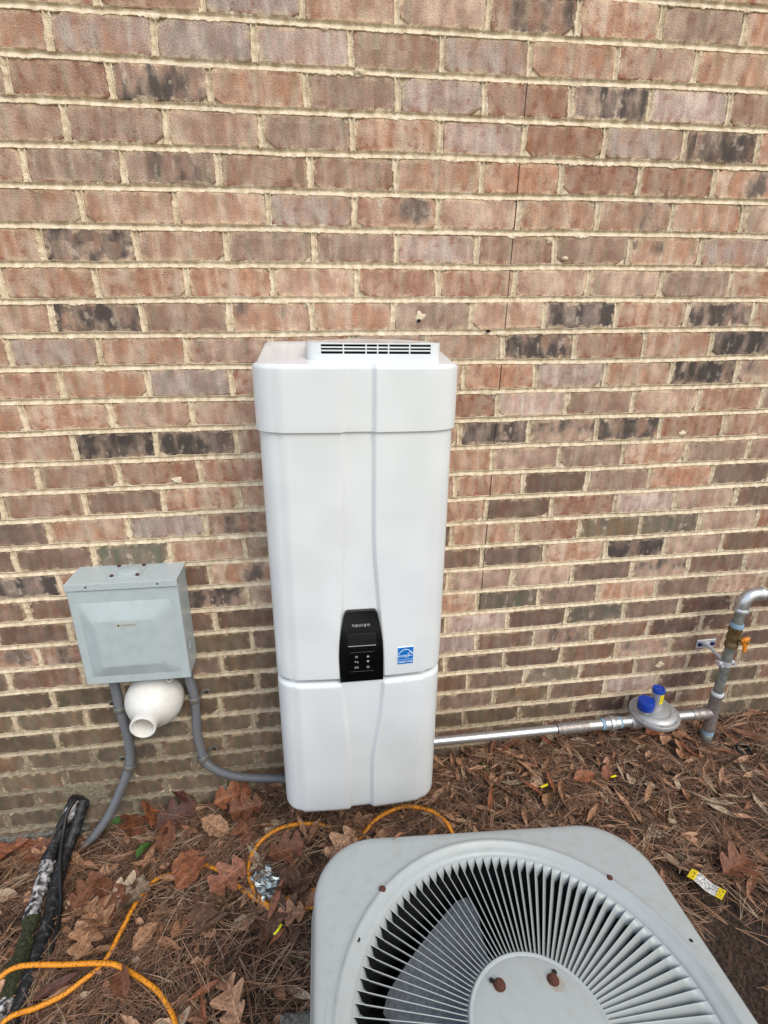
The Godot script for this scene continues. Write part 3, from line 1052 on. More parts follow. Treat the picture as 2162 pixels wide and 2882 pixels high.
	var main := [Vector3(-0.003, 0.118, -0.03), Vector3(-0.008, 0.100, 0.02), Vector3(-0.030, 0.060, 0.075), Vector3(-0.040, 0.035, 0.14), Vector3(-0.036, 0.015, 0.20), Vector3(-0.030, 0.005, 0.27), Vector3(-0.012, -0.002, 0.35), Vector3(0.0, -0.006, 0.44), Vector3(0.012, -0.010, 0.54), Vector3(0.03, -0.010, 0.70), Vector3(0.08, -0.01, 0.9)]
	var path := PackedVector3Array()
	for p in smooth_path(main, 0.009): path.append(p + off)
	var cuts := [0.0, 0.09, 0.20, 0.36, 0.56, 0.64, 1.0]
	for k in 6:
		var a := int(cuts[k] * (path.size() - 1))
		var z := int(cuts[k + 1] * (path.size() - 1))
		var seg := path.slice(a, z + 1)
		var rad := PackedFloat32Array()
		for j in seg.size():
			rad.append((0.0200 if k != 3 else 0.0205) * (1.0 + 0.26 * wob.get_noise_2d((a + j) * 8.0, 50.0) * 2.0))
		g = Geo.new()
		g.tube(seg, rad, 18, true, 0.92)
		part("insulation", g, [wrap, foam, wrap, moss, wrap, foam][k], ls)
	var others := [
		[[Vector3(0.022, 0.112, -0.03), Vector3(0.018, 0.094, 0.02), Vector3(0.004, 0.045, 0.08), Vector3(-0.002, 0.020, 0.15), Vector3(0.006, 0.004, 0.22), Vector3(0.022, -0.006, 0.30), Vector3(0.030, -0.012, 0.40), Vector3(0.045, -0.018, 0.55), Vector3(0.07, -0.02, 0.8)], 0.019, "insulation", foam],
		[[Vector3(0.006, 0.130, -0.03), Vector3(0.004, 0.128, 0.012), Vector3(-0.010, 0.112, 0.05), Vector3(-0.012, 0.076, 0.09), Vector3(0.000, 0.050, 0.15), Vector3(0.020, 0.024, 0.21), Vector3(0.043, 0.004, 0.27), Vector3(0.060, -0.004, 0.34), Vector3(0.064, -0.016, 0.42)], 0.0062, "control_cable", paint(Color(0.045, 0.045, 0.05), 0.5)],
		[[Vector3(-0.008, 0.125, -0.03), Vector3(-0.012, 0.118, 0.012), Vector3(-0.020, 0.098, 0.04), Vector3(-0.033, 0.078, 0.075)], 0.0105, "copper_line", paint(Color(0.05, 0.05, 0.055), 0.6)],
	]
	for q in others:
		var pp := PackedVector3Array()
		for p in smooth_path(q[0], 0.009): pp.append(p + off)
		var rad := PackedFloat32Array()
		for j in pp.size(): rad.append(q[1] * (1.0 + 0.08 * wob.get_noise_2d(j * 11.0, q[1] * 9000.0)))
		g = Geo.new()
		g.tube(pp, rad, 12)
		part(q[2], g, q[3], ls)

func flex(called: String, label: String, pts: Array, m: Material) -> void:
	var o := thing(called, label, "conduit", Transform3D(Basis(), Vector3(pts[0].x, pts[0].y, 0)), "grey flexible conduits")
	var path := PackedVector3Array()
	for p in smooth_path(pts, 0.0014): path.append(p - Vector3(pts[0].x, pts[0].y, 0))
	var rad := PackedFloat32Array()
	for k in path.size(): rad.append(0.0139 if k % 4 < 2 else 0.0124)
	var g := Geo.new()
	g.tube(path, rad, 16)
	part("sheath", g, m, o)
	g = Geo.new()
	g.tube(PackedVector3Array([Vector3(0, -0.012, 0.030), Vector3(0, -0.030, 0.030), Vector3(0, -0.0305, 0.030), Vector3(0, -0.048, 0.030)]), PackedFloat32Array([0.021, 0.021, 0.017, 0.017]), 12)
	part("connector", g, paint(Color(0.30, 0.31, 0.32), 0.5), o)

# ------------------------------------------------------------------ gas line
func ring_stack(g: Geo, a: Vector3, b: Vector3, prof: Array, seg := 24) -> void:    # a turned piece along a line: list of [fraction, radius]
	var x := along(a, b)
	var l := a.distance_to(b)
	var pr := PackedVector2Array()
	for q in prof: pr.append(Vector2(q[1], q[0] * l))
	g.lathe(pr, x, seg)

func build_gas() -> void:
	var steel := world_noise(paint(Color.WHITE, 0.36, 0.85), noise_texture(0.06, [Color(0.70, 0.71, 0.72), Color(0.80, 0.81, 0.82), Color(0.90, 0.905, 0.91)], [0.25, 0.5, 0.75], 3, FastNoiseLite.TYPE_CELLULAR, 512, 41), 8.0)
	var aged := world_noise(paint(Color.WHITE, 0.5, 0.75), noise_texture(0.012, [Color(0.50, 0.52, 0.51), Color(0.58, 0.60, 0.59), Color(0.66, 0.68, 0.66)], [0.25, 0.5, 0.8], 4, FastNoiseLite.TYPE_SIMPLEX_SMOOTH, 512, 43), 6.0)
	var press := world_noise(paint(Color.WHITE, 0.5, 0.7), noise_texture(0.05, [Color(0.46, 0.43, 0.42), Color(0.60, 0.57, 0.56), Color(0.70, 0.68, 0.67)], [0.25, 0.5, 0.8], 4, FastNoiseLite.TYPE_SIMPLEX_SMOOTH, 512, 44), 6.0)
	var dope := world_noise(paint(Color.WHITE, 0.55), noise_texture(0.06, [Color(0.36, 0.50, 0.60), Color(0.50, 0.62, 0.70), Color(0.66, 0.74, 0.79)], [0.25, 0.5, 0.8], 3), 20.0)
	var zy := Vector3(0, 0.2925, 0.10)
	var R := 0.0150
	var L := thing("gas_pipe", "galvanised steel gas pipe running low along the wall and up at the right", "gas pipe", at(2.177, 0.2, 0.10))
	var off := at(-2.177, -0.2, -0.10)
	var g := Geo.new()
	g.tube(PackedVector3Array([Vector3(1.08, 0.2945, 0.10), Vector3(1.60, 0.2925, 0.10)]), PackedFloat32Array([R]), 28)
	part("pipe_length", g, steel, L, off)
	g = Geo.new()
	ring_stack(g, Vector3(1.602, 0.2925, 0.10), Vector3(1.715, 0.2925, 0.10), [[0, 0.0152], [0.0, 0.0180], [0.12, 0.0188], [0.2, 0.0215], [0.28, 0.0188], [0.4, 0.0190], [0.46, 0.0205], [0.52, 0.0190], [0.62, 0.0188], [0.70, 0.0205], [0.76, 0.0188], [1, 0.0186], [1, 0.015]])
	part("press_coupling", g, press, L, off)
	g = Geo.new()
	g.tube(PackedVector3Array([Vector3(1.71, 0.2925, 0.10), Vector3(1.80, 0.2925, 0.10)]), PackedFloat32Array([R + 0.0015]), 24)
	part("pipe_length", g, steel, L, off)
	# union with blue thread sealant on both sides
	g = Geo.new()
	for q in [[1.760, 1.773], [1.822, 1.834], [1.888, 1.904]]:
		g = Geo.new()
		ring_stack(g, Vector3(q[0], 0.2925, 0.10), Vector3(q[1], 0.2925, 0.10), [[0, 0.0165], [0.05, 0.0190], [0.5, 0.0195], [0.95, 0.0188], [1, 0.0165]], 18)
		part("thread_sealant", g, dope, L, off)
	g = Geo.new()
	ring_stack(g, Vector3(1.772, 0.2925, 0.10), Vector3(1.824, 0.2925, 0.10), [[0, 0.016], [0, 0.0215], [0.34, 0.0215], [0.34, 0.0250], [0.38, 0.0262], [0.66, 0.0262], [0.7, 0.0250], [0.7, 0.0215], [1, 0.0215], [1, 0.016]], 8)
	part("union", g, steel, L, off)
	g = Geo.new()
	g.tube(PackedVector3Array([Vector3(1.83, 0.2925, 0.10), Vector3(1.91, 0.2925, 0.10)]), PackedFloat32Array([R + 0.002]), 24)
	part("pipe_length", g, steel, L, off)
	g = Geo.new()
	g.tube(PackedVector3Array([Vector3(2.035, 0.2925, 0.10), Vector3(2.15, 0.2925, 0.10)]), PackedFloat32Array([R + 0.001]), 24)
	part("pipe_length", g, steel, L, off)
	# tee with drip leg
	g = Geo.new()
	ring_stack(g, Vector3(2.098, 0.2925, 0.10), Vector3(2.168, 0.2925, 0.10), [[0, 0.0155], [0, 0.0182], [0.1, 0.0200], [0.22, 0.0200], [0.3, 0.0182], [0.42, 0.0184], [0.48, 0.0202], [0.6, 0.0202], [0.66, 0.0185], [1, 0.0185]])
	ring_stack(g, Vector3(2.178, 0.215, 0.10), Vector3(2.177, 0.372, 0.10), [[0, 0.0160], [0, 0.0190], [0.09, 0.0205], [0.16, 0.0205], [0.22, 0.0190], [0.30, 0.0205], [0.36, 0.0192], [0.9, 0.0192], [0.93, 0.0205], [0.99, 0.0205], [1, 0.016]])
	part("tee", g, press, L, off)
	g = Geo.new()
	ring_stack(g, Vector3(2.178, 0.202, 0.10), Vector3(2.178, 0.218, 0.10), [[0, 0.0165], [0.1, 0.0200], [0.9, 0.0196], [1, 0.0165]], 18)
	part("thread_sealant", g, dope, L, off)
	g = Geo.new()
	ring_stack(g, Vector3(2.178, 0.168, 0.10), Vector3(2.178, 0.206, 0.10), [[0, 0.0], [0, 0.017], [0.15, 0.0198], [0.9, 0.0198], [1, 0.017]])
	part("end_cap", g, aged, L, off)
	g = Geo.new()
	g.tube(PackedVector3Array([Vector3(2.177, 0.36, 0.10), Vector3(2.1785, 0.575, 0.10)]), PackedFloat32Array([R]), 24)
	part("pipe_length", g, aged, L, off)
	g = Geo.new()
	ring_stack(g, Vector3(2.177, 0.370, 0.10), Vector3(2.177, 0.381, 0.10), [[0, 0.016], [0.05, 0.0192], [0.5, 0.0200], [0.95, 0.0186], [1, 0.015]], 18)
	part("thread_ring", g, paint(Color(0.78, 0.80, 0.82), 0.5), L, off)
	g = Geo.new()
	g.tube(PackedVector3Array([Vector3(2.181, 0.64, 0.10), Vector3(2.182, 0.715, 0.10)]), PackedFloat32Array([R]), 24)
	part("pipe_length", g, aged, L, off)
	g = Geo.new()
	ring_stack(g, Vector3(2.181, 0.640, 0.10), Vector3(2.181, 0.656, 0.10), [[0, 0.0160], [0.05, 0.0200], [0.5, 0.0206], [0.95, 0.0192], [1, 0.0160]], 18)
	part("thread_sealant", g, dope, L, off)
	# elbow and the length leaving to the right
	g = Geo.new()
	var el := []
	for k in 9:
		var t := PI / 2.0 * k / 8.0
		el.append(Vector3(2.182 + 0.034 - 0.034 * cos(t), 0.726 + 0.034 * sin(t), 0.10))
	g.tube(PackedVector3Array([Vector3(2.182, 0.706, 0.10)] + el + [Vector3(2.236, 0.760, 0.10)]), PackedFloat32Array([0.0205]), 24)
	ring_stack(g, Vector3(2.182, 0.700, 0.10), Vector3(2.182, 0.714, 0.10), [[0, 0.016], [0.02, 0.0232], [0.6, 0.0238], [1, 0.0206]])
	ring_stack(g, Vector3(2.226, 0.760, 0.10), Vector3(2.241, 0.760, 0.10), [[0, 0.0206], [0.4, 0.0238], [0.98, 0.0232], [1, 0.016]])
	part("elbow", g, steel, L, off)
	g = Geo.new()
	g.tube(PackedVector3Array([Vector3(2.235, 0.760, 0.10), Vector3(3.4, 0.765, 0.10)]), PackedFloat32Array([R]), 24)
	part("pipe_length", g, steel, L, off)

	# shut-off valve
	var V := thing("gas_valve", "brass gas shut-off valve with a yellow lever on the upright pipe", "valve", at(2.180, 0.605, 0.10))
	var brass := world_noise(paint(Color.WHITE, 0.45, 0.75), noise_texture(0.05, [Color(0.36, 0.30, 0.20), Color(0.50, 0.43, 0.30), Color(0.60, 0.54, 0.40)], [0.25, 0.5, 0.8]), 10.0)
	g = Geo.new()
	ring_stack(g, Vector3(0, -0.040, 0), Vector3(0, 0.038, 0), [[0, 0.0150], [0, 0.0205], [0.22, 0.0205], [0.26, 0.0185], [0.36, 0.0195], [0.5, 0.0205], [0.64, 0.0195], [0.74, 0.0185], [0.78, 0.0205], [1, 0.0205], [1, 0.015]], 8)
	part("valve_body", g, brass, V)
	g = Geo.new()
	ring_stack(g, Vector3(0.006, 0, 0.008), Vector3(0.017, 0, 0.028), [[0, 0.010], [1, 0.010], [1, 0.0]], 16)
	part("stem", g, brass, V)
	g = Geo.new()
	var hx := Transform3D(Basis(Vector3.UP, deg_to_rad(8)) * Basis(Vector3(0, 0, 1), deg_to_rad(10)), Vector3(0.017, 0.0, 0.026))
	g.box(Vector3(-0.012, -0.017, -0.002), Vector3(0.012, 0.013, 0.011), 0.004, hx)
	g.box(Vector3(-0.0072, -0.043, 0.001), Vector3(0.0072, -0.014, 0.008), 0.003, hx)
	g.box(Vector3(-0.016, 0.001, 0.000), Vector3(0.016, 0.010, 0.008), 0.003, hx)
	var hd := part("handle", g, paint(Color(0.82, 0.49, 0.12), 0.5), V)
	g = Geo.new()
	g.lathe(PackedVector2Array([Vector2(0.0055, 0), Vector2(0.0055, 0.003), Vector2(0.003, 0.004), Vector2(0, 0.004)]), hx * Transform3D(Basis(Vector3.RIGHT, PI / 2), Vector3(0, 0, 0.012)), 6)
	part("nut", g, paint(Color(0.7, 0.62, 0.4), 0.4, 0.8), hd)

	# regulator: a wide flat diaphragm housing with a stem and two blue caps
	var cast := world_noise(paint(Color.WHITE, 0.46, 0.55), noise_texture(0.08, [grey(0.60), grey(0.70), grey(0.78)], [0.25, 0.5, 0.8], 4), 10.0, noise_texture(0.2, [], [], 2), 0.02)
	var blue := paint(Color(0.06, 0.22, 0.60), 0.38)
	var rx := Transform3D(Basis(Vector3(0, 0, 1), deg_to_rad(1.5)), Vector3(1.952, 0.318, 0.100))
	var rg := thing("gas_regulator", "round cast metal gas regulator with two bright blue caps on the pipe", "gas regulator", rx)
	g = Geo.new()
	g.lathe(PackedVector2Array([Vector2(0, -0.045), Vector2(0.026, -0.045), Vector2(0.032, -0.030), Vector2(0.050, -0.018), Vector2(0.072, -0.012), Vector2(0.078, -0.010), Vector2(0.0800, -0.006), Vector2(0.0800, 0.004), Vector2(0.078, 0.007), Vector2(0.068, 0.008), Vector2(0.064, 0.014), Vector2(0.052, 0.019), Vector2(0.049, 0.019), Vector2(0.046, 0.017), Vector2(0.030, 0.022), Vector2(0, 0.026)]), Transform3D(), 48)
	part("diaphragm_housing", g, cast, rg)
	g = Geo.new()
	g.tube(PackedVector3Array([Vector3(-0.085, -0.026, 0), Vector3(0.085, -0.024, 0)]), PackedFloat32Array([0.0235]), 8)
	part("body_port", g, cast, rg)
	for k in 8:
		g = Geo.new()
		g.lathe(PackedVector2Array([Vector2(0.0042, 0.006), Vector2(0.0042, 0.0105), Vector2(0, 0.0112)]), at(0.0735 * cos(TAU * (k + 0.3) / 8), 0, 0.0735 * sin(TAU * (k + 0.3) / 8)), 6)
		part("screw", g, cast, rg)
	g = Geo.new()
	g.lathe(PackedVector2Array([Vector2(0.024, 0.018), Vector2(0.020, 0.030), Vector2(0.0185, 0.040), Vector2(0.0185, 0.088), Vector2(0.0, 0.088)]), at(0.006, 0, -0.006), 28)
	part("spring_tower", g, cast, rg)
	g = Geo.new()
	g.lathe(PackedVector2Array([Vector2(0.0170, 0.086), Vector2(0.0202, 0.0865), Vector2(0.0202, 0.0965), Vector2(0.0190, 0.0985), Vector2(0.0150, 0.0985), Vector2(0.0140, 0.0965), Vector2(0, 0.0965)]), at(0.006, 0, -0.006), 28)
	g.box(Vector3(-0.006, 0.0965, -0.008), Vector3(0.018, 0.0985, -0.004), 0.0008)
	part("tower_cap", g, blue, rg)
	g = Geo.new()
	g.lathe(PackedVector2Array([Vector2(0.014, 0.012), Vector2(0.013, 0.036), Vector2(0.0, 0.036)]), at(-0.043, 0, 0.008), 20)
	part("vent_neck", g, cast, rg)
	g = Geo.new()
	g.lathe(PackedVector2Array([Vector2(0.022, 0.034), Vector2(0.0265, 0.035), Vector2(0.0270, 0.042), Vector2(0.0268, 0.064), Vector2(0.0245, 0.068), Vector2(0.0, 0.069)]), at(-0.043, 0, 0.008), 28)
	part("vent_cap", g, blue, rg)
	# yellow tag wrapped on the tower with dark print
	var tm := paint(Color.WHITE, 0.5)
	var im := Image.create(48, 64, false, Image.FORMAT_RGB8)
	im.fill(Color(0.93, 0.86, 0.06))
	var rr := RandomNumberGenerator.new()
	rr.seed = 5
	for k in 4:
		for q in 9:
			im.fill_rect(Rect2i(6 + k * 10, 5 + q * 6, rr.randi_range(3, 6), 3 if rr.randf() < 0.8 else 1), Color(0.12, 0.11, 0.04))
	tm.albedo_texture = ImageTexture.create_from_image(im)
	g = Geo.new()
	var P := PackedVector3Array()
	var U := PackedVector2Array()
	for r in 2:
		for k in 13:
			var a := lerpf(0.05, 1.75, k / 12.0)
			P.append(Vector3(0.006 + cos(a) * 0.0190, 0.046 + r * 0.036, -0.006 + sin(a) * 0.0190))
			U.append(Vector2(1.0 - k / 12.0, 1.0 - r))
	g.grid(P, 2, 13, false, PackedColorArray(), U)
	part("tag_label", g, tm, rg)

	# standoff bracket: wall plate, rod, split ring
	var bt := thing("pipe_bracket", "zinc wall plate with rod and ring holding the upright gas pipe", "pipe bracket", at(2.177, 0.511, 0.0))
	var zinc := paint(Color(0.76, 0.77, 0.78), 0.42, 0.35)
	g = Geo.new()
	g.box(Vector3(-0.036, -0.017, 0.001), Vector3(0.036, 0.017, 0.005), 0.001)
	part("wall_plate", g, zinc, bt)
	for s in [-1, 1]:
		g = Geo.new()
		g.lathe(PackedVector2Array([Vector2(0.0085, 0), Vector2(0.0085, 0.0035), Vector2(0.0065, 0.0055), Vector2(0, 0.0055)]), Transform3D(Basis(Vector3.RIGHT, PI / 2), Vector3(s * 0.024, 0, 0.0048)), 6)
		part("screw", g, paint(Color(0.10, 0.14, 0.35), 0.4, 0.3), bt)
	g = Geo.new()
	ring_stack(g, Vector3(0, 0.002, 0.004), Vector3(0.001, -0.010, 0.086), [[0, 0.012], [0.05, 0.012], [0.08, 0.0062], [0.99, 0.0055], [1, 0]], 14)
	part("rod", g, zinc, bt)
	g = Geo.new()
	ring_stack(g, Vector3(0.0012, -0.019, 0.100), Vector3(0.0012, -0.003, 0.100), [[0, 0.0152], [0, 0.0172], [1, 0.0172], [1, 0.0152]], 24)
	for s in [-1, 1]:
		g.box(Vector3(0.0012 + (0.016 if s > 0 else -0.029), -0.019, 0.094), Vector3(0.0012 + (0.029 if s > 0 else -0.016), -0.003, 0.106), 0.001)
		ring_stack(g, Vector3(0.0012 + s * 0.024, -0.011, 0.086), Vector3(0.0012 + s * 0.024, -0.011, 0.116), [[0, 0], [0, 0.0055], [0.2, 0.0055], [0.2, 0.0035], [0.85, 0.0035], [0.85, 0.0055], [1, 0.0055], [1, 0]], 8)
	part("split_ring", g, zinc, bt)

# ------------------------------------------------------------------ air conditioner
const AC := 0.328          # half its width
const AC_TALL := 0.60

func square_radius(a: float, half: float, corner: float) -> float:     # distance from the centre to a rounded square's edge in direction a
	var c := absf(cos(a))
	var s := absf(sin(a))
	var r := half / maxf(c, s)
	var k := half - corner
	if minf(c, s) * r > k:
		var b := k * (c + s)
		r = b + sqrt(maxf(b * b - 2.0 * k * k + corner * corner, 0.0))
	return r

func build_ac() -> void:
	var up := Vector3(0.0709, 1.0, -0.0678).normalized()
	var ex := Vector3(cos(-0.0083), 0, -sin(-0.0083))
	ex = (ex - up * ex.dot(up)).normalized()
	var x := Transform3D(Basis(ex, up, ex.cross(up)), Vector3(1.132, 0.6311, 0.9777) - up * AC_TALL)
	var ac := thing("air_conditioner", "grey square outdoor air conditioner unit with round louvered fan grille on top", "air conditioner", x)
	var tone := noise_texture(0.03, [Color(0.955, 0.95, 0.935), Color(0.985, 0.985, 0.98), grey(1.0)], [0.12, 0.35, 0.75], 6, FastNoiseLite.TYPE_SIMPLEX_SMOOTH, 512, 51)
	var paint_ac := world_noise(paint(Color(0.635, 0.655, 0.655), 0.40), tone, 2.2)
	var rust := paint(Color(0.31, 0.17, 0.12), 0.9)
	var ring := 0.274
	var hub := 0.1045
	# top cover: rolled edge, flat flange, bead, slope down to the grille
	var g := Geo.new()
	var P := PackedVector3Array()
	var cols := 192
	var outer := [[-0.060, -0.003], [-0.052, 0.0], [-0.016, 0.0], [-0.010, 0.001], [-0.005, 0.003], [-0.002, 0.007], [0.0, 0.013], [0.001, 0.022]]
	for q in outer:
		for k in cols:
			var a := TAU * k / cols
			var r := square_radius(a, AC - q[1], 0.115 - q[1])
			P.append(Vector3(cos(a) * r, AC_TALL + q[0], sin(a) * r))
	for q in [[0.312, 0.0015], [0.304, 0.001], [0.301, 0.0035], [0.297, 0.0065], [0.293, 0.0050], [0.288, -0.0010], [0.282, -0.002], [0.277, -0.005], [0.2735, -0.0085], [0.2725, -0.015]]:
		for k in cols:
			var a := TAU * k / cols
			P.append(Vector3(cos(a) * q[0], AC_TALL + q[1], sin(a) * q[0]))
	g.grid(P, outer.size() + 10, cols, true)
	part("top_cover", g, paint_ac, ac)
	# hub plate in the middle
	g = Geo.new()
	g.lathe(PackedVector2Array([Vector2(0.1060, -0.016), Vector2(0.1055, -0.009), Vector2(0.1035, -0.0065), Vector2(0.1005, -0.0065), Vector2(0.0985, -0.0078), Vector2(0.0960, -0.0068), Vector2(0.080, -0.0040), Vector2(0.04, -0.001), Vector2(0, 0)]), at(0, AC_TALL, 0), 72)
	part("hub_plate", g, paint_ac, ac)
	# louvers: twisted blades from the hub to the rim
	var count := 103
	var blade := Geo.new()
	P = PackedVector3Array()
	var steps := 19
	for k in steps:
		var f := k / (steps - 1.0)
		f = 1.0 - pow(1.0 - f, 1.5)
		var r := lerpf(hub - 0.002, ring + 0.001, f)
		var pitch := TAU * r / count
		var lie := smoothstep(0.90, 1.0, f)      # flattens into the rim at its end
		var lie_in := 1.0 - smoothstep(0.0, 0.08, f)
		var flat_part := maxf(lie, lie_in * 0.85)
		var angle := lerpf(deg_to_rad(66.0), 0.0, flat_part)
		var w := lerpf(0.0175 - 0.005 * (1.0 - f), pitch, flat_part)
		var y := AC_TALL - 0.0095 - 0.0012 * (1.0 - f) + 0.006 * 0.0
		var drop := sin(angle) * w
		var side := cos(angle) * w
		for e in 3:
			var t: float = [0.0, 0.5, 1.0][e]
			var bow: float = [0.0, 0.0012, 0.0][e] * (1.0 - flat_part)
			P.append(Vector3(r, y - drop * t + bow * cos(angle), -pitch * 0.5 + side * t + bow * sin(angle)))
	blade.grid(P, steps, 3)
	# give the sheet a second face 0.8 mm below
	var Q := PackedVector3Array()
	for p in P: Q.append(p + Vector3(0, -0.0004, 0.0007))
	blade.grid(Q, steps, 3)
	# rolled upper edge
	var T := PackedVector3Array()
	for k in steps:
		for e in 3:
			T.append(P[k * 3] + [Vector3(0, -0.0006, -0.0005), Vector3(0, 0.0004, 0.0002), Vector3(0, -0.0006, 0.0009)][e])
	blade.grid(T, steps, 3)
	var bm := blade.done()
	for k in count:
		part("louver", bm, paint_ac, ac, Transform3D(Basis(Vector3.UP, TAU * (k + 0.37) / count), Vector3.ZERO))
	# screws on the flange, bolts on the hub
	for q in [[0.936 - 1.132, 0.774 - 0.9777, 0.0062], [1.325 - 1.132, 0.799 - 0.9777, 0.0058], [0.2, 0.21, 0.006], [-0.21, 0.2, 0.006]]:
		var a := Vector2(q[0], q[1]).normalized() * 0.2985
		g = Geo.new()
		g.lathe(PackedVector2Array([Vector2(q[2], 0), Vector2(q[2], 0.003), Vector2(q[2] * 0.6, 0.0055), Vector2(0, 0.0058)]), at(a.x, AC_TALL + 0.003, a.y), 10)
		part("screw", g, rust, ac)
	var nuts := [[-0.044, -0.059], [0.042, -0.058]]
	for q in nuts:
		g = Geo.new()
		g.lathe(PackedVector2Array([Vector2(0.0100, -0.0005), Vector2(0.0095, 0.0012), Vector2(0.0076, 0.0016), Vector2(0.0072, 0.0056), Vector2(0.0052, 0.0066), Vector2(0.0048, 0.0085), Vector2(0, 0.0090)]), at(q[0], AC_TALL - 0.0035, q[1]), 14)
		part("bolt", g, rust, ac)
		# a stain of rust and a slotted hole beside it
		g = Geo.new()
		var pts := PackedVector3Array()
		for k in 12: pts.append(Vector3(q[0] + 0.003 + (0.0125 + 0.0015 * sin(k * 2.1)) * cos(TAU * k / 12), AC_TALL - 0.0023, q[1] + 0.004 + (0.0125 + 0.0015 * cos(k * 3.3)) * sin(TAU * k / 12)))
		g.face(pts, Vector3.UP)
		if q[0] > 0.0: part("rust_ring", g, world_noise(paint(Color(0.60, 0.585, 0.55), 0.8), noise_texture(0.1, [Color(0.95, 0.91, 0.87), grey(1.0)], [0.3, 0.6], 4), 20.0), ac)
	for q in [[-0.0545, -0.0655, 0.0042], [0.0485, -0.068, 0.0042], [-0.256, -0.138, 0.0042], [0.300, -0.09, 0.003]]:
		g = Geo.new()
		var pts := PackedVector3Array()
		for k in 10: pts.append(Vector3(q[0] + q[2] * cos(TAU * k / 10), AC_TALL + (0.0022 if absf(q[0]) > 0.2 else -0.0018), q[1] + q[2] * sin(TAU * k / 10)))
		g.face(pts, Vector3.UP)
		part("hole", g, paint(Color(0.06, 0.06, 0.06), 0.9), ac)
	# fan below the grille
	var fan := Node3D.new()
	fan.name = "fan"
	fan.transform = at(0, AC_TALL - 0.085, 0)
	ac.add_child(fan)
	var fm := world_noise(paint(Color(0.53, 0.55, 0.58), 0.5), noise_texture(0.05, [grey(0.8), grey(1.0)], [0.3, 0.7], 3), 4.0)
	for k in 3:
		g = Geo.new()
		P = PackedVector3Array()
		for r in 10:
			for s in 10:
				var f := r / 9.0
				var rad := lerpf(0.05, 0.252 * lerpf(1.0, 0.858 / cos((s / 9.0 - 0.5) * 1.08), 0.8) - 0.016 * pow(absf(s / 9.0 - 0.5) * 2.0, 8.0), f)
				var span := lerpf(1.0, 1.08, f) * (1.0 - 0.25 * pow(maxf(0.0, f - 0.8) * 5.0, 2.0) * absf(s / 9.0 - 0.35))
				var a := (s / 9.0 - 0.5) * span + f * 0.25
				P.append(Vector3(cos(a) * rad, (s / 9.0 - 0.5) * 0.060 + 0.008 * sin(PI * s / 9.0), sin(a) * rad))
		g.grid(P, 10, 10)
		part("blade", g, fm, fan, Transform3D(Basis(Vector3.UP, TAU * k / 3.0 + 2.45), Vector3.ZERO))
	g = Geo.new()
	g.lathe(PackedVector2Array([Vector2(0.0, 0.01), Vector2(0.055, 0.008), Vector2(0.06, -0.02), Vector2(0.06, -0.16), Vector2(0, -0.165)]), Transform3D(), 24)
	part("motor", g, paint(Color(0.06, 0.06, 0.065), 0.6), fan)
	# shroud and dark inside
	g = Geo.new()
	g.lathe(PackedVector2Array([Vector2(0.2735, -0.012), Vector2(0.268, -0.03), Vector2(0.266, -0.20), Vector2(0.272, -0.22)]), at(0, AC_TALL, 0), 64)
	part("shroud", g, paint(Color(0.10, 0.105, 0.11), 0.7), ac)
	# casing: corner posts, coil and louvered guard, base pan
	g = Geo.new()
	g.box(Vector3(-0.275, 0.05, -0.275), Vector3(0.275, AC_TALL - 0.19, 0.275), 0.02)
	part("coil", g, paint(Color(0.05, 0.05, 0.05), 0.9), ac)
	for sx in [-1, 1]:
		for sz in [-1, 1]:
			g = Geo.new()
			g.box(Vector3(-0.045, 0.03, -0.045), Vector3(0.045, AC_TALL - 0.05, 0.045), 0.03)
			part("corner_post", g, paint_ac, ac, at(sx * 0.268, 0, sz * 0.268))
	for s in 4:
		for k in 9:
			g = Geo.new()
			g.box(Vector3(-0.225, -0.014, 0), Vector3(0.225, 0.014, 0.004), 0.001)
			part("side_slat", g, paint_ac, ac, Transform3D(Basis(Vector3.UP, s * PI / 2), Vector3.ZERO) * Transform3D(Basis(Vector3.RIGHT, 0.5), Vector3(0, 0.08 + k * 0.055, 0.300)))
	g = Geo.new()
	g.box(Vector3(-0.318, 0.0, -0.318), Vector3(0.318, 0.05, 0.318), 0.015)
	part("base_pan", g, paint_ac, ac)
	# concrete pad
	g = Geo.new()
	g.box(Vector3(-0.40, -0.075, -0.40), Vector3(0.40, -0.003, 0.40), 0.008, Transform3D(x.basis, x.origin))
	tag(part("concrete_pad", g, world_noise(paint(Color(0.50, 0.49, 0.46), 0.95), noise_texture(0.04, [grey(0.5), grey(0.8), grey(1.0)], [0.25, 0.5, 0.8]), 4.0, noise_texture(0.1, [], [], 4), 0.2)), "weathered concrete pad under the air conditioner", "concrete pad")

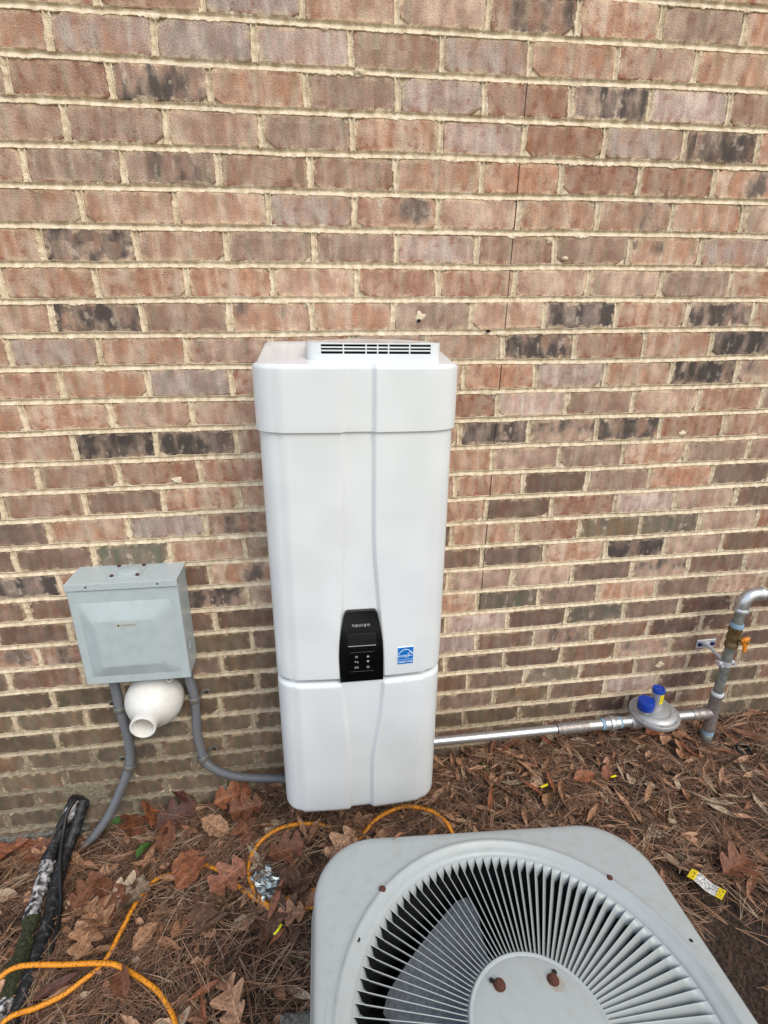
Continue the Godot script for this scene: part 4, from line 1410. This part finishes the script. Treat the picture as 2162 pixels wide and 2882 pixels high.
# ------------------------------------------------------------------ ground, straw and leaves
func build_ground() -> void:
	var g := Geo.new()
	var soil := world_noise(paint(Color.WHITE, 0.95), noise_texture(0.04, [Color(0.13, 0.095, 0.075), Color(0.21, 0.155, 0.12), Color(0.30, 0.22, 0.165)], [0.25, 0.5, 0.8], 5), 3.0, noise_texture(0.05, [], [], 5), 1.0)
	var P := PackedVector3Array()
	var nx := 201
	var nz := 61
	for r in nz:
		for c in nx:
			var x := lerpf(-3.0, 5.0, c / (nx - 1.0))
			var z := lerpf(2.2, -0.05, r / (nz - 1.0))
			var y := ground(x, z) - 0.016 + 0.012 * wob.get_noise_2d(x * 60.0, z * 60.0)
			if r == 0 or c == 0 or c == nx - 1: y = -0.16
			P.append(Vector3(x, y, z))
	g.grid(P, nz, nx)
	tag(part("mulch_bed", g, soil), "dark soil bed along the foot of the brick wall", "", "", "structure")
	g = Geo.new()
	g.face(PackedVector3Array([Vector3(-150, -0.13, -150), Vector3(150, -0.13, -150), Vector3(150, -0.13, 150), Vector3(-150, -0.13, 150)]), Vector3.UP)
	var lawn := world_noise(paint(Color.WHITE, 0.95), noise_texture(0.02, [Color(0.42, 0.40, 0.26), Color(0.56, 0.50, 0.35), Color(0.66, 0.58, 0.43)], [0.25, 0.5, 0.8], 5), 0.6)
	tag(part("ground", g, lawn), "dry lawn reaching away behind the bed", "", "", "structure")

func bare(x: float, z: float) -> float:      # how much soil shows: shaded damp patches beside the air conditioner
	var a := 1.0 - smoothstep(0.14, 0.36, Vector2((x - 1.93) * 0.8, z - 0.74).length())
	var b := 1.0 - smoothstep(0.06, 0.20, Vector2(x - 0.62, (z - 0.55) * 0.9).length())
	return maxf(a, b * 0.7)

func pine_straw() -> void:
	var meshes := []
	for q in 3:
		var g := Geo.new()
		for k in 3:
			var turn := (k - 1) * rng.randf_range(0.05, 0.16) + rng.randf_range(-0.03, 0.03)
			var bend := rng.randf_range(-0.25, 0.25)
			var lift := rng.randf_range(-0.008, 0.012)
			var length := rng.randf_range(0.75, 1.0)
			var path := PackedVector3Array()
			for s in 5:
				var f := s / 4.0
				var a := turn + bend * f
				path.append(Vector3(cos(a) * f * length * 0.16, sin(PI * f) * lift + rng.randf_range(-0.0006, 0.0006), sin(a) * f * length * 0.16))
			g.tube(path, PackedFloat32Array([0.0008, 0.0008, 0.00075, 0.0007, 0.0003]), 3, false)
		meshes.append(g.done())
	var m := paint(Color.WHITE, 0.75)
	m.vertex_color_use_as_albedo = true
	for q in 3:
		var mm := MultiMesh.new()
		mm.transform_format = MultiMesh.TRANSFORM_3D
		mm.use_colors = true
		mm.mesh = meshes[q]
		var list := []
		var tries := 0
		while list.size() < 9300 and tries < 90000:
			tries += 1
			var x := rng.randf_range(-0.75, 2.95) if rng.randf() < 0.8 else rng.randf_range(-1.9, 3.9)
			var z := rng.randf_range(0.0, 1.35) if rng.randf() < 0.85 else rng.randf_range(0.0, 2.1)
			if rng.randf() < bare(x, z) * 0.92: continue
			if rng.randf() < 0.45 * (0.5 + 0.9 * wob.get_noise_2d(x * 45.0 + 300.0, z * 45.0)): continue
			list.append(Vector2(x, z))
		mm.instance_count = list.size()
		for k in list.size():
			var p: Vector2 = list[k]
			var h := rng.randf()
			var b := Basis(Vector3.UP, rng.randf() * TAU) * Basis(Vector3(0, 0, 1), rng.randf_range(-0.22, 0.2)) * Basis(Vector3.RIGHT, rng.randf() * TAU * 0.15)
			b = b.scaled(Vector3.ONE * rng.randf_range(0.7, 1.15))
			var at_y := ground(p.x, p.y) - 0.008 + h * 0.024
			if p.y < 0.05: p.y = 0.02 + rng.randf() * 0.05
			mm.set_instance_transform(k, Transform3D(b, Vector3(p.x, at_y, p.y) - b * Vector3(0.07, 0, 0)))
			var t := rng.randf()
			var c := Color(0.14, 0.070, 0.042).lerp(Color(0.46, 0.26, 0.16), t)
			if rng.randf() < 0.16: c = Color(0.45, 0.33, 0.225)
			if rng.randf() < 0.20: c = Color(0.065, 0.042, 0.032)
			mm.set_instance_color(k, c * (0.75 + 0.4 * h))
		var o := MultiMeshInstance3D.new()
		o.multimesh = mm
		o.material_override = m
		o.name = numbered("pine_straw")
		add_child(o)
		tag(o, "brown pine needles covering the ground in front of the wall", "", "", "stuff")

func leaf_texture(key: int) -> ImageTexture:
	var w := 128
	var h := 64
	var n := FastNoiseLite.new()
	n.seed = key
	n.frequency = 0.045
	n.fractal_octaves = 4
	var im := Image.create(w, h, false, Image.FORMAT_RGB8)
	for y in h:
		for x in w:
			var u := float(x) / w
			var d := absf(y - h / 2.0) / (h / 2.0)
			var v := 0.82 + 0.30 * n.get_noise_2d(x, y)
			if d < 0.045: v += 0.22
			var s := fposmod(u * 9.0 - d * 2.2, 1.0)
			if s < 0.10: v += 0.10
			var spot := n.get_noise_2d(x * 3.0 + 900.0, y * 3.0)
			if spot > 0.33: v *= 0.62
			im.set_pixel(x, y, Color(clampf(v, 0, 1), clampf(v * 0.985, 0, 1), clampf(v * 0.97, 0, 1)))
	return ImageTexture.create_from_image(im)

func leaf_mesh(kind: String, key: int, curl: float) -> ArrayMesh:     # a dry leaf of length 1 lying along x
	var r := RandomNumberGenerator.new()
	r.seed = key * 131 + 7
	var rows := 25 if kind == "oak" else 11
	var cols := 7
	var g := Geo.new()
	var P := PackedVector3Array()
	var U := PackedVector2Array()
	var bend := r.randf_range(-0.5, 0.9) * curl
	var twist := r.randf_range(-0.8, 0.8) * curl
	var fold := r.randf_range(0.05, 0.5) * curl
	var lobes := r.randf_range(2.6, 3.4)
	var phase := r.randf_range(-0.08, 0.08)
	for k in rows:
		var f := k / (rows - 1.0)
		var w := 0.0
		var sweep := 0.0
		var side := [0.0, 0.0]
		match kind:
			"oak":
				var body := sin(PI * pow(f, 0.75)) * 0.13 + 0.02
				for q in 2:
					var l := pow(absf(sin(PI * (f * lobes + phase * (q * 2 - 1) + 0.1))), 0.8)
					side[q] = body * 0.55 + l * (0.10 + 0.20 * sin(PI * clampf(f * 0.95 + 0.03, 0, 1)))
					if f < 0.12: side[q] = 0.012
					if f > 0.97: side[q] = 0.006
				sweep = 0.35
			"broad":
				w = 0.27 * pow(sin(PI * pow(clampf(f * 1.02 - 0.03, 0.0, 1.0), 0.85)), 0.75) * (1.0 + 0.10 * sin(f * 40.0))
				side = [maxf(w, 0.01), maxf(w, 0.01)]
			_:
				w = 0.098 * pow(sin(PI * clampf(f * 1.03 - 0.03, 0.0, 1.0)), 1.05)
				side = [maxf(w, 0.006), maxf(w, 0.006)]
		for c in cols:
			var s := c / (cols - 1.0) * 2.0 - 1.0
			var ww: float = side[0] if s < 0 else side[1]
			var z := s * ww
			var x := f + absf(z) * sweep
			var y := absf(z) * fold * 1.6 + bend * 0.5 * (f - 0.5) * (f - 0.5) + sin(f * 9.0 + s * 3.0 + key) * 0.018 * curl + twist * (f - 0.4) * z
			P.append(Vector3(x - 0.5, y, z))
			U.append(Vector2(f, 0.5 + s * 0.5 * minf(1.0, ww / 0.28 + 0.25)))
	g.grid(P, rows, cols, false, PackedColorArray(), U)
	return g.done()

func build_litter() -> void:
	pine_straw()
	var meshes := {}
	for kind in ["oak", "broad", "narrow"]:
		for k in 5:
			meshes["%s%d" % [kind, k]] = leaf_mesh(kind, k + 3 * kind.length(), 0.7 + 0.12 * k)
	var tex := [leaf_texture(61), leaf_texture(62)]
	# small leaves lying about as cover
	var lm := paint(Color.WHITE, 0.7)
	lm.vertex_color_use_as_albedo = true
	lm.albedo_texture = tex[0]
	for q in 9:
		var mm := MultiMesh.new()
		mm.transform_format = MultiMesh.TRANSFORM_3D
		mm.use_colors = true
		mm.mesh = meshes[["narrow0", "narrow1", "narrow2", "narrow3", "broad0", "broad2", "oak1", "broad1", "broad3"][q]]
		var n: int = [360, 360, 360, 360, 120, 120, 90, 300, 300][q]
		mm.instance_count = n
		for k in n:
			var x := 0.0
			var z := 0.0
			for tries in 30:
				x = rng.randf_range(-0.7, 2.9)
				z = rng.randf_range(0.01, 1.3)
				var keep := 1.0 - bare(x, z)
				if q < 4: keep *= 0.28 + 0.72 * smoothstep(0.7, 1.3, x)
				elif q == 6: keep *= 1.0 - smoothstep(0.5, 1.3, x) * 0.9
				if rng.randf() < keep: break
			var size: float = rng.randf_range(0.055, 0.115) if q < 4 else rng.randf_range(0.035, 0.075) if q < 6 else rng.randf_range(0.08, 0.12) if q == 6 else rng.randf_range(0.014, 0.036)
			var b := Basis(Vector3.UP, rng.randf() * TAU) * Basis(Vector3.RIGHT, rng.randf_range(-0.5, 0.5)) * Basis(Vector3(0, 0, 1), rng.randf_range(-0.25, 0.25))
			mm.set_instance_transform(k, Transform3D(b.scaled(Vector3.ONE * size), Vector3(x, ground(x, z) + rng.randf_range(0.006, 0.024), z)))
			var c := Color(0.38, 0.17, 0.088).lerp(Color(0.68, 0.41, 0.26), rng.randf())
			var roll := rng.randf()
			if roll < 0.22: c = Color(0.17, 0.085, 0.05)
			elif roll < 0.36: c = Color(0.52, 0.40, 0.28)
			elif roll < 0.39 and (q == 4 or q == 5): c = Color(0.20, 0.24, 0.09)
			mm.set_instance_color(k, c)
		var o := MultiMeshInstance3D.new()
		o.multimesh = mm
		o.material_override = lm
		o.name = numbered("leaf_litter")
		add_child(o)
		tag(o, "small dry leaves scattered through the pine straw", "", "", "stuff")
	# larger leaves one can pick out, each a thing: x, z, turn, size, lift, tilt
	var tones := {"orange": Color(0.62, 0.38, 0.255), "brown": Color(0.52, 0.33, 0.23), "dark": Color(0.38, 0.23, 0.18), "tan": Color(0.70, 0.53, 0.40), "grey": Color(0.60, 0.52, 0.44), "green": Color(0.28, 0.45, 0.16), "rosy": Color(0.68, 0.45, 0.35)}
	var lms := {}
	for t in tones:
		lms[t] = paint(tones[t], 0.65)
		lms[t].albedo_texture = tex[1]
	var list := [
		["oak", "orange", 0.228, 0.030, 1.9, 0.13, 0.045, 0.9, "upright orange oak leaf leaning on the wall foot under the conduit"],
		["oak", "dark", 0.315, 0.058, 0.6, 0.15, 0.03, 0.35, "large dark maroon oak leaf by the wall right of the upright orange leaf"],
		["narrow", "dark", 0.325, 0.012, 2.3, 0.15, 0.075, 0.2, "long dark leaf standing on edge against the bricks"],
		["oak", "orange", -0.225, 0.055, 4.1, 0.19, 0.02, 0.2, "big orange lobed oak leaf left of the refrigerant lines"],
		["broad", "orange", -0.165, 0.008, 0.4, 0.12, 0.022, 0.5, "reddish leaf tilted against the footing beside the refrigerant lines"],
		["broad", "brown", -0.108, 0.058, 0.5, 0.12, 0.02, 0.3, "brown leaf tucked close to the left of the refrigerant lines"],
		["broad", "green", 0.246, 0.150, 0.9, 0.065, 0.03, 0.3, "single fresh green oval leaf among brown leaves"],
		["broad", "green", 0.112, 0.010, 0.3, 0.040, 0.03, 0.4, "tiny pale green leaf beside the conduit end"],
		["oak", "brown", 0.170, 0.035, 5.2, 0.13, 0.025, 0.3, "brown oak leaf below the upright orange leaf"],
		["broad", "tan", 0.461, 0.128, 2.6, 0.11, 0.03, 0.4, "pale curled leaf midway between conduit and heater"],
		["oak", "orange", 0.500, 0.050, 0.4, 0.13, 0.05, 0.6, "orange leaf propped by the wall left of the heater"],
		["broad", "brown", 0.302, 0.122, 1.7, 0.11, 0.025, 0.3, "brown broad leaf right of the green oval leaf"],
		["oak", "tan", 0.157, 0.323, 5.6, 0.13, 0.03, 0.2, "pale tan lobed oak leaf left of the orange cord"],
		["oak", "brown", 0.221, 0.288, 4.5, 0.14, 0.03, 0.25, "brown lobed oak leaf touching the orange cord"],
		["oak", "grey", 0.255, 0.300, 0.9, 0.11, 0.036, 0.25, "greyish oak leaf lying against the orange cord"],
		["oak", "rosy", 0.530, 0.300, 3.9, 0.13, 0.04, 0.3, "pinkish lobed oak leaf lying across the orange cord"],
		["broad", "orange", 0.390, 0.225, 0.7, 0.10, 0.03, 0.3, "orange leaf above the end of the cord's bend"],
		["broad", "orange", 0.409, 0.257, 0.9, 0.11, 0.03, 0.4, "orange leaf just below the gap in the cord"],
		["narrow", "tan", 0.352, 0.262, 6.2, 0.085, 0.03, 0.2, "pale narrow leaf beside the buried stretch of cord"],
		["oak", "brown", 0.097, 0.239, 1.1, 0.11, 0.025, 0.3, "brown oak leaf right of the mossy pipe insulation"],
		["broad", "brown", 0.152, 0.242, 2.2, 0.10, 0.025, 0.3, "small brown leaf between pipe insulation and cord"],
		["oak", "brown", 0.560, 0.095, 3.3, 0.12, 0.03, 0.4, "brown oak leaf near the heater's lower left corner"],
		["oak", "brown", 0.689, 0.255, 0.3, 0.12, 0.03, 0.25, "brown spiky oak leaf inside the cord's loop"],
		["narrow", "rosy", 0.668, 0.383, 1.25, 0.11, 0.035, 0.2, "long pinkish leaf lying over the cord below the foil"],
		["narrow", "orange", 0.677, 0.462, 0.7, 0.06, 0.03, 0.3, "small orange leaf beside the yellow strip"],
		["narrow", "orange", 0.502, 0.545, 0.45, 0.085, 0.03, 0.2, "bright orange narrow leaf on bare dark straw"],
		["narrow", "orange", 0.507, 0.587, 2.0, 0.065, 0.03, 0.3, "small orange leaf at the bottom edge of the picture"],
		["broad", "brown", 0.292, 0.495, 2.1, 0.09, 0.03, 0.3, "brown leaf below the crossing of the cord"],
		["narrow", "dark", 0.120, 0.478, 0.4, 0.13, 0.028, 0.3, "dark reddish long leaf between the two cord strands"],
		["oak", "tan", 0.155, 0.365, 4.7, 0.12, 0.028, 0.3, "tan oak leaf above the cord crossing"],
		["broad", "tan", 0.320, 0.400, 0.9, 0.08, 0.03, 0.3, "tan broad leaf right of the cord strand"],
		["oak", "brown", 0.560, 0.150, 5.0, 0.12, 0.03, 0.3, "brown oak leaf left of the cord's loop"],
		["narrow", "orange", 1.593, 0.050, 2.0, 0.085, 0.04, 0.6, "narrow orange leaf standing by the gas pipe coupling"],
		["narrow", "orange", 1.464, 0.052, 0.2, 0.095, 0.03, 0.3, "narrow orange leaf at the wall under the gas pipe"],
		["narrow", "orange", 1.549, 0.199, 1.5, 0.085, 0.03, 0.3, "narrow orange leaf pointing at the pipe coupling"],
		["narrow", "tan", 1.493, 0.143, 2.2, 0.09, 0.03, 0.3, "narrow tan leaf left of the yellow strip near the pipe"],
		["narrow", "orange", 1.480, 0.206, 2.1, 0.10, 0.034, 0.3, "long orange leaf above the yellow strip"],
		["broad", "tan", 1.522, 0.246, 0.8, 0.06, 0.03, 0.3, "rounded pale leaf below the yellow strip"],
		["narrow", "tan", 1.851, 0.265, 0.8, 0.095, 0.032, 0.3, "wide tan willow leaf in the middle of the right bed"],
		["broad", "rosy", 1.749, 0.190, 1.1, 0.06, 0.03, 0.3, "small pinkish leaf beside the right yellow strip"],
		["broad", "orange", 1.670, 0.190, 0.1, 0.08, 0.03, 0.3, "orange leaf left of the right yellow strip"],
		["narrow", "orange", 2.075, 0.155, 1.9, 0.085, 0.03, 0.4, "orange leaf below the tee of the gas pipe"],
		["narrow", "brown", 2.320, 0.115, 2.4, 0.11, 0.035, 0.3, "long brown leaf near the black pipe end"],
		["narrow", "orange", 2.200, 0.165, 2.6, 0.085, 0.03, 0.3, "orange leaf between the drip leg and black pipe end"],
		["broad", "orange", 2.011, 0.050, 0.3, 0.09, 0.03, 0.3, "orange leaf directly under the gas regulator"],
		["broad", "orange", 1.825, 0.030, 0.3, 0.09, 0.035, 0.3, "orange leaf at the wall under the pipe union"],
		["oak", "brown", 2.000, 0.474, 0.3, 0.13, 0.03, 0.2, "brown oak leaf beside the torn yellow label"],
		["narrow", "tan", 1.640, 0.300, 0.7, 0.085, 0.03, 0.3, "tan leaf by the air conditioner's back edge"],
		["narrow", "orange", 1.340, 0.212, 1.2, 0.085, 0.03, 0.3, "orange leaf behind the air conditioner near the cord"],
	]
	for q in list:
		var x: float = q[2]
		var z: float = q[3]
		var key := "%s%d" % [q[0], rng.randi_range(0, 4)]
		var size: float = q[5]
		var b := Basis(Vector3.UP, q[4]) * Basis(Vector3.RIGHT, q[7] * (1.0 if rng.randf() < 0.7 else -1.0)) * Basis(Vector3(0, 0, 1), rng.randf_range(-0.1, 0.25))
		var o := part("fallen_leaf", meshes[key], lms[q[1]], null, Transform3D(b.scaled(Vector3.ONE * size), Vector3(x, ground(x, z) + q[6], z)))
		tag(o, q[8], "leaf", "larger fallen leaves on the straw")

# ------------------------------------------------------------------ cord and scraps
func build_scraps() -> void:
	var pts := []
	var run := [[-0.10, 0.50, 0.03], [-0.026, 0.457, 0.055], [0.011, 0.438, 0.062], [0.056, 0.435, 0.056], [0.131, 0.440, 0.042], [0.206, 0.447, 0.036], [0.258, 0.457, 0.034], [0.302, 0.475, 0.024], [0.343, 0.497, 0.018], [0.383, 0.523, 0.014], [0.414, 0.554, 0.014], [0.440, 0.589, 0.016], [0.47, 0.66, 0.02], [0.45, 0.78, 0.02], [0.30, 0.84, 0.02], [0.10, 0.72, 0.02], [0.0, 0.60, 0.02], [0.030, 0.530, 0.024], [0.095, 0.516, 0.026], [0.147, 0.499, 0.024], [0.183, 0.475, 0.022], [0.213, 0.449, 0.016], [0.231, 0.421, 0.016], [0.239, 0.387, 0.016], [0.249, 0.356, 0.018], [0.259, 0.319, 0.020], [0.274, 0.282, 0.018], [0.299, 0.250, 0.014], [0.328, 0.232, 0.004], [0.390, 0.222, -0.010], [0.440, 0.232, 0.006], [0.462, 0.243, 0.014], [0.501, 0.268, 0.014], [0.564, 0.322, 0.010], [0.611, 0.357, 0.010], [0.66, 0.388, 0.006], [0.721, 0.400, 0.010], [0.780, 0.398, 0.010], [0.83, 0.385, 0.006], [0.84, 0.368, 0.0], [0.781, 0.361, 0.010], [0.715, 0.367, 0.010], [0.655, 0.380, 0.008], [0.622, 0.357, 0.012], [0.598, 0.324, 0.014], [0.583, 0.286, 0.014], [0.585, 0.249, 0.014], [0.605, 0.215, 0.014], [0.639, 0.192, 0.016], [0.680, 0.178, 0.016], [0.735, 0.176, 0.014], [0.796, 0.182, 0.006], [0.85, 0.20, -0.008], [0.90, 0.235, -0.004], [0.922, 0.242, 0.010], [0.954, 0.213, 0.014], [0.986, 0.193, 0.014], [1.033, 0.178, 0.014], [1.086, 0.177, 0.014], [1.150, 0.200, 0.014], [1.181, 0.229, 0.014], [1.20, 0.26, 0.012], [1.22, 0.36, 0.0], [1.20, 0.48, -0.01]]
	for q in run:
		pts.append(Vector3(q[0], ground(q[0], q[1]) + q[2] + 0.0035, q[1]))
	var g := Geo.new()
	g.tube(smooth_path(pts, 0.008), PackedFloat32Array([0.0061]), 12)
	var cm := world_noise(paint(Color.WHITE, 0.5), noise_texture(0.05, [Color(0.50, 0.31, 0.12), Color(0.86, 0.54, 0.09), Color(0.92, 0.60, 0.09)], [0.25, 0.42, 0.8], 5, FastNoiseLite.TYPE_SIMPLEX_SMOOTH, 512, 71), 5.0)
	tag(part("extension_cord", g, cm), "orange yellow extension cord looping over the straw and leaves", "cord")
	# crumpled foil
	g = Geo.new()
	var P := PackedVector3Array()
	for r in 9:
		for c in 9:
			P.append(Vector3((c / 8.0 - 0.5) * 0.060 + wob.get_noise_2d(r * 90.0, c * 90.0) * 0.010, wob.get_noise_2d(r * 200.0 + 40.0, c * 170.0) * 0.014, (r / 8.0 - 0.5) * 0.075 + wob.get_noise_2d(r * 90.0 + 777.0, c * 90.0) * 0.012))
	for r in 8:
		for c in 8:
			g.quad(P[r * 9 + c], P[r * 9 + c + 1], P[r * 9 + c + 10], P[r * 9 + c + 9])
	var foil := paint(Color(0.66, 0.70, 0.70), 0.3, 0.9)
	var o := part("foil_scrap", g, foil, null, Transform3D(Basis(Vector3.UP, 0.6) * Basis(Vector3.RIGHT, 0.25), Vector3(0.640, ground(0.64, 0.325) + 0.022, 0.328)))
	tag(o, "crumpled silver foil wrapper beside the orange cord", "foil scrap")
	# torn printed label on the soil
	var im := Image.create(128, 64, false, Image.FORMAT_RGB8)
	im.fill(Color(0.85, 0.85, 0.84))
	im.fill_rect(Rect2i(0, 0, 26, 64), Color(0.90, 0.80, 0.18))
	im.fill_rect(Rect2i(104, 0, 24, 64), Color(0.90, 0.80, 0.18))
	var r := RandomNumberGenerator.new()
	r.seed = 9
	for k in 330:
		var px := r.randi_range(26, 103)
		im.fill_rect(Rect2i(px, r.randi_range(3, 60), r.randi_range(1, 6), r.randi_range(1, 3)), Color(0.2, 0.2, 0.2) if r.randf() < 0.6 else Color(0.62, 0.62, 0.62))
	for k in 22:
		im.fill_rect(Rect2i(r.randi_range(3, 18), r.randi_range(4, 58), r.randi_range(2, 6), 2), Color(0.25, 0.2, 0.05))
		im.fill_rect(Rect2i(r.randi_range(107, 120), r.randi_range(4, 58), r.randi_range(2, 6), 2), Color(0.25, 0.2, 0.05))
	var lm := paint(Color.WHITE, 0.4)
	lm.albedo_texture = ImageTexture.create_from_image(im)
	g = Geo.new()
	P = PackedVector3Array()
	var U := PackedVector2Array()
	for q in 7:
		for c in 3:
			P.append(Vector3((q / 6.0 - 0.5) * 0.088, 0.004 * sin(q * 1.3) + 0.003 * c, (c / 2.0 - 0.5) * 0.042))
			U.append(Vector2(q / 6.0, c / 2.0))
	g.grid(P, 7, 3, false, PackedColorArray(), U)
	o = part("label_scrap", g, lm, null, Transform3D(Basis(Vector3.UP, -0.98), Vector3(1.880, ground(1.88, 0.51) + 0.036, 0.510)))
	tag(o, "torn yellow and white printed label lying right of the air conditioner", "label scrap")
	# yellow plastic strips
	var ym := paint(Color(0.93, 0.88, 0.12), 0.4)
	for q in [[1.526, 0.204, 0.3, "yellow plastic strip on the leaves left under the gas pipe"], [1.763, 0.202, 0.1, "yellow plastic strip on the leaves below the regulator"], [0.678, 0.447, 0.9, "curved yellow plastic strip near the air conditioner's left side"]]:
		g = Geo.new()
		P = PackedVector3Array()
		for k in 6:
			for c in 2: P.append(Vector3((k / 5.0 - 0.5) * 0.030, 0.004 * sin(PI * k / 5.0), (c - 0.5) * 0.0065 + 0.004 * sin(PI * k / 5.0)))
		g.grid(P, 6, 2)
		o = part("plastic_strip", g, ym, null, Transform3D(Basis(Vector3.UP, q[2]), Vector3(q[0], ground(q[0], q[1]) + 0.031, q[1])))
		tag(o, q[3], "plastic strip", "yellow plastic strips in the leaves")
	# black pipe end at the right
	var b := thing("drain_pipe", "short black plastic pipe end sticking out of the straw at the right", "drain pipe", Transform3D(Basis(Vector3.RIGHT, 0.35), Vector3(2.277, ground(2.277, 0.15) - 0.01, 0.15)))
	g = Geo.new()
	g.lathe(PackedVector2Array([Vector2(0.024, -0.04), Vector2(0.024, 0.036), Vector2(0.022, 0.038), Vector2(0.019, 0.037), Vector2(0.018, 0.0), Vector2(0, 0.0)]), Transform3D(), 24)
	part("pipe_wall", g, paint(Color(0.05, 0.055, 0.06), 0.45), b)
	# curled bit of dry leaf on the air conditioner's cover
	var lb := paint(Color(0.55, 0.36, 0.25), 0.8)
	o = part("fallen_leaf", leaf_mesh("narrow", 5, 1.6), lb, null, Transform3D(Basis(Vector3.UP, 0.4).scaled(Vector3.ONE * 0.030), Vector3(0.972, 0.636, 0.665)))
	tag(o, "tiny curled brown leaf on the air conditioner's top cover", "leaf")

func _ready() -> void:
	rng.seed = 4242
	wob.seed = 7
	wob.frequency = 0.01
	wob.fractal_octaves = 3

	var cam := Camera3D.new()
	cam.name = "camera"
	cam.keep_aspect = Camera3D.KEEP_HEIGHT
	cam.fov = 90.52
	cam.near = 0.05
	cam.far = 400.0
	cam.position = Vector3(0.8582, 1.5767, 1.3727)
	cam.rotation = Vector3(deg_to_rad(-20.152), deg_to_rad(-7.228), deg_to_rad(-0.462))
	add_child(cam)
	cam.current = true

	var we := WorldEnvironment.new()
	we.name = "environment"
	var env := Environment.new()
	env.background_mode = Environment.BG_SKY
	var sky := Sky.new()
	var sm := ProceduralSkyMaterial.new()
	sm.sky_top_color = Color(0.77, 0.85, 0.95)
	sm.sky_horizon_color = Color(0.95, 0.95, 0.95)
	sm.sky_curve = 0.18
	sm.ground_bottom_color = Color(0.35, 0.32, 0.28)
	sm.ground_horizon_color = Color(0.6, 0.58, 0.54)
	sm.sun_angle_max = 20.0
	sky.sky_material = sm
	env.sky = sky
	env.tonemap_mode = Environment.TONE_MAPPER_LINEAR
	env.tonemap_exposure = 1.6
	env.sdfgi_enabled = true
	env.ssao_enabled = true
	env.ssil_enabled = true
	we.environment = env
	add_child(we)

	# a veiled sun high on the right, spread wide by thin cloud
	var sun := DirectionalLight3D.new()
	sun.name = "sun"
	sun.light_energy = 0.5
	sun.light_color = Color(1.0, 0.97, 0.925)
	sun.light_angular_distance = 32.0
	sun.shadow_enabled = true
	add_child(sun)
	sun.look_at_from_position(Vector3.ZERO, Vector3(-0.50, -1.10, -0.95), Vector3.UP)

	build_ground()
	build_wall()
	build_heater()
	build_box()
	build_left_pipes()
	build_gas()
	build_ac()
	build_litter()
	build_scraps()
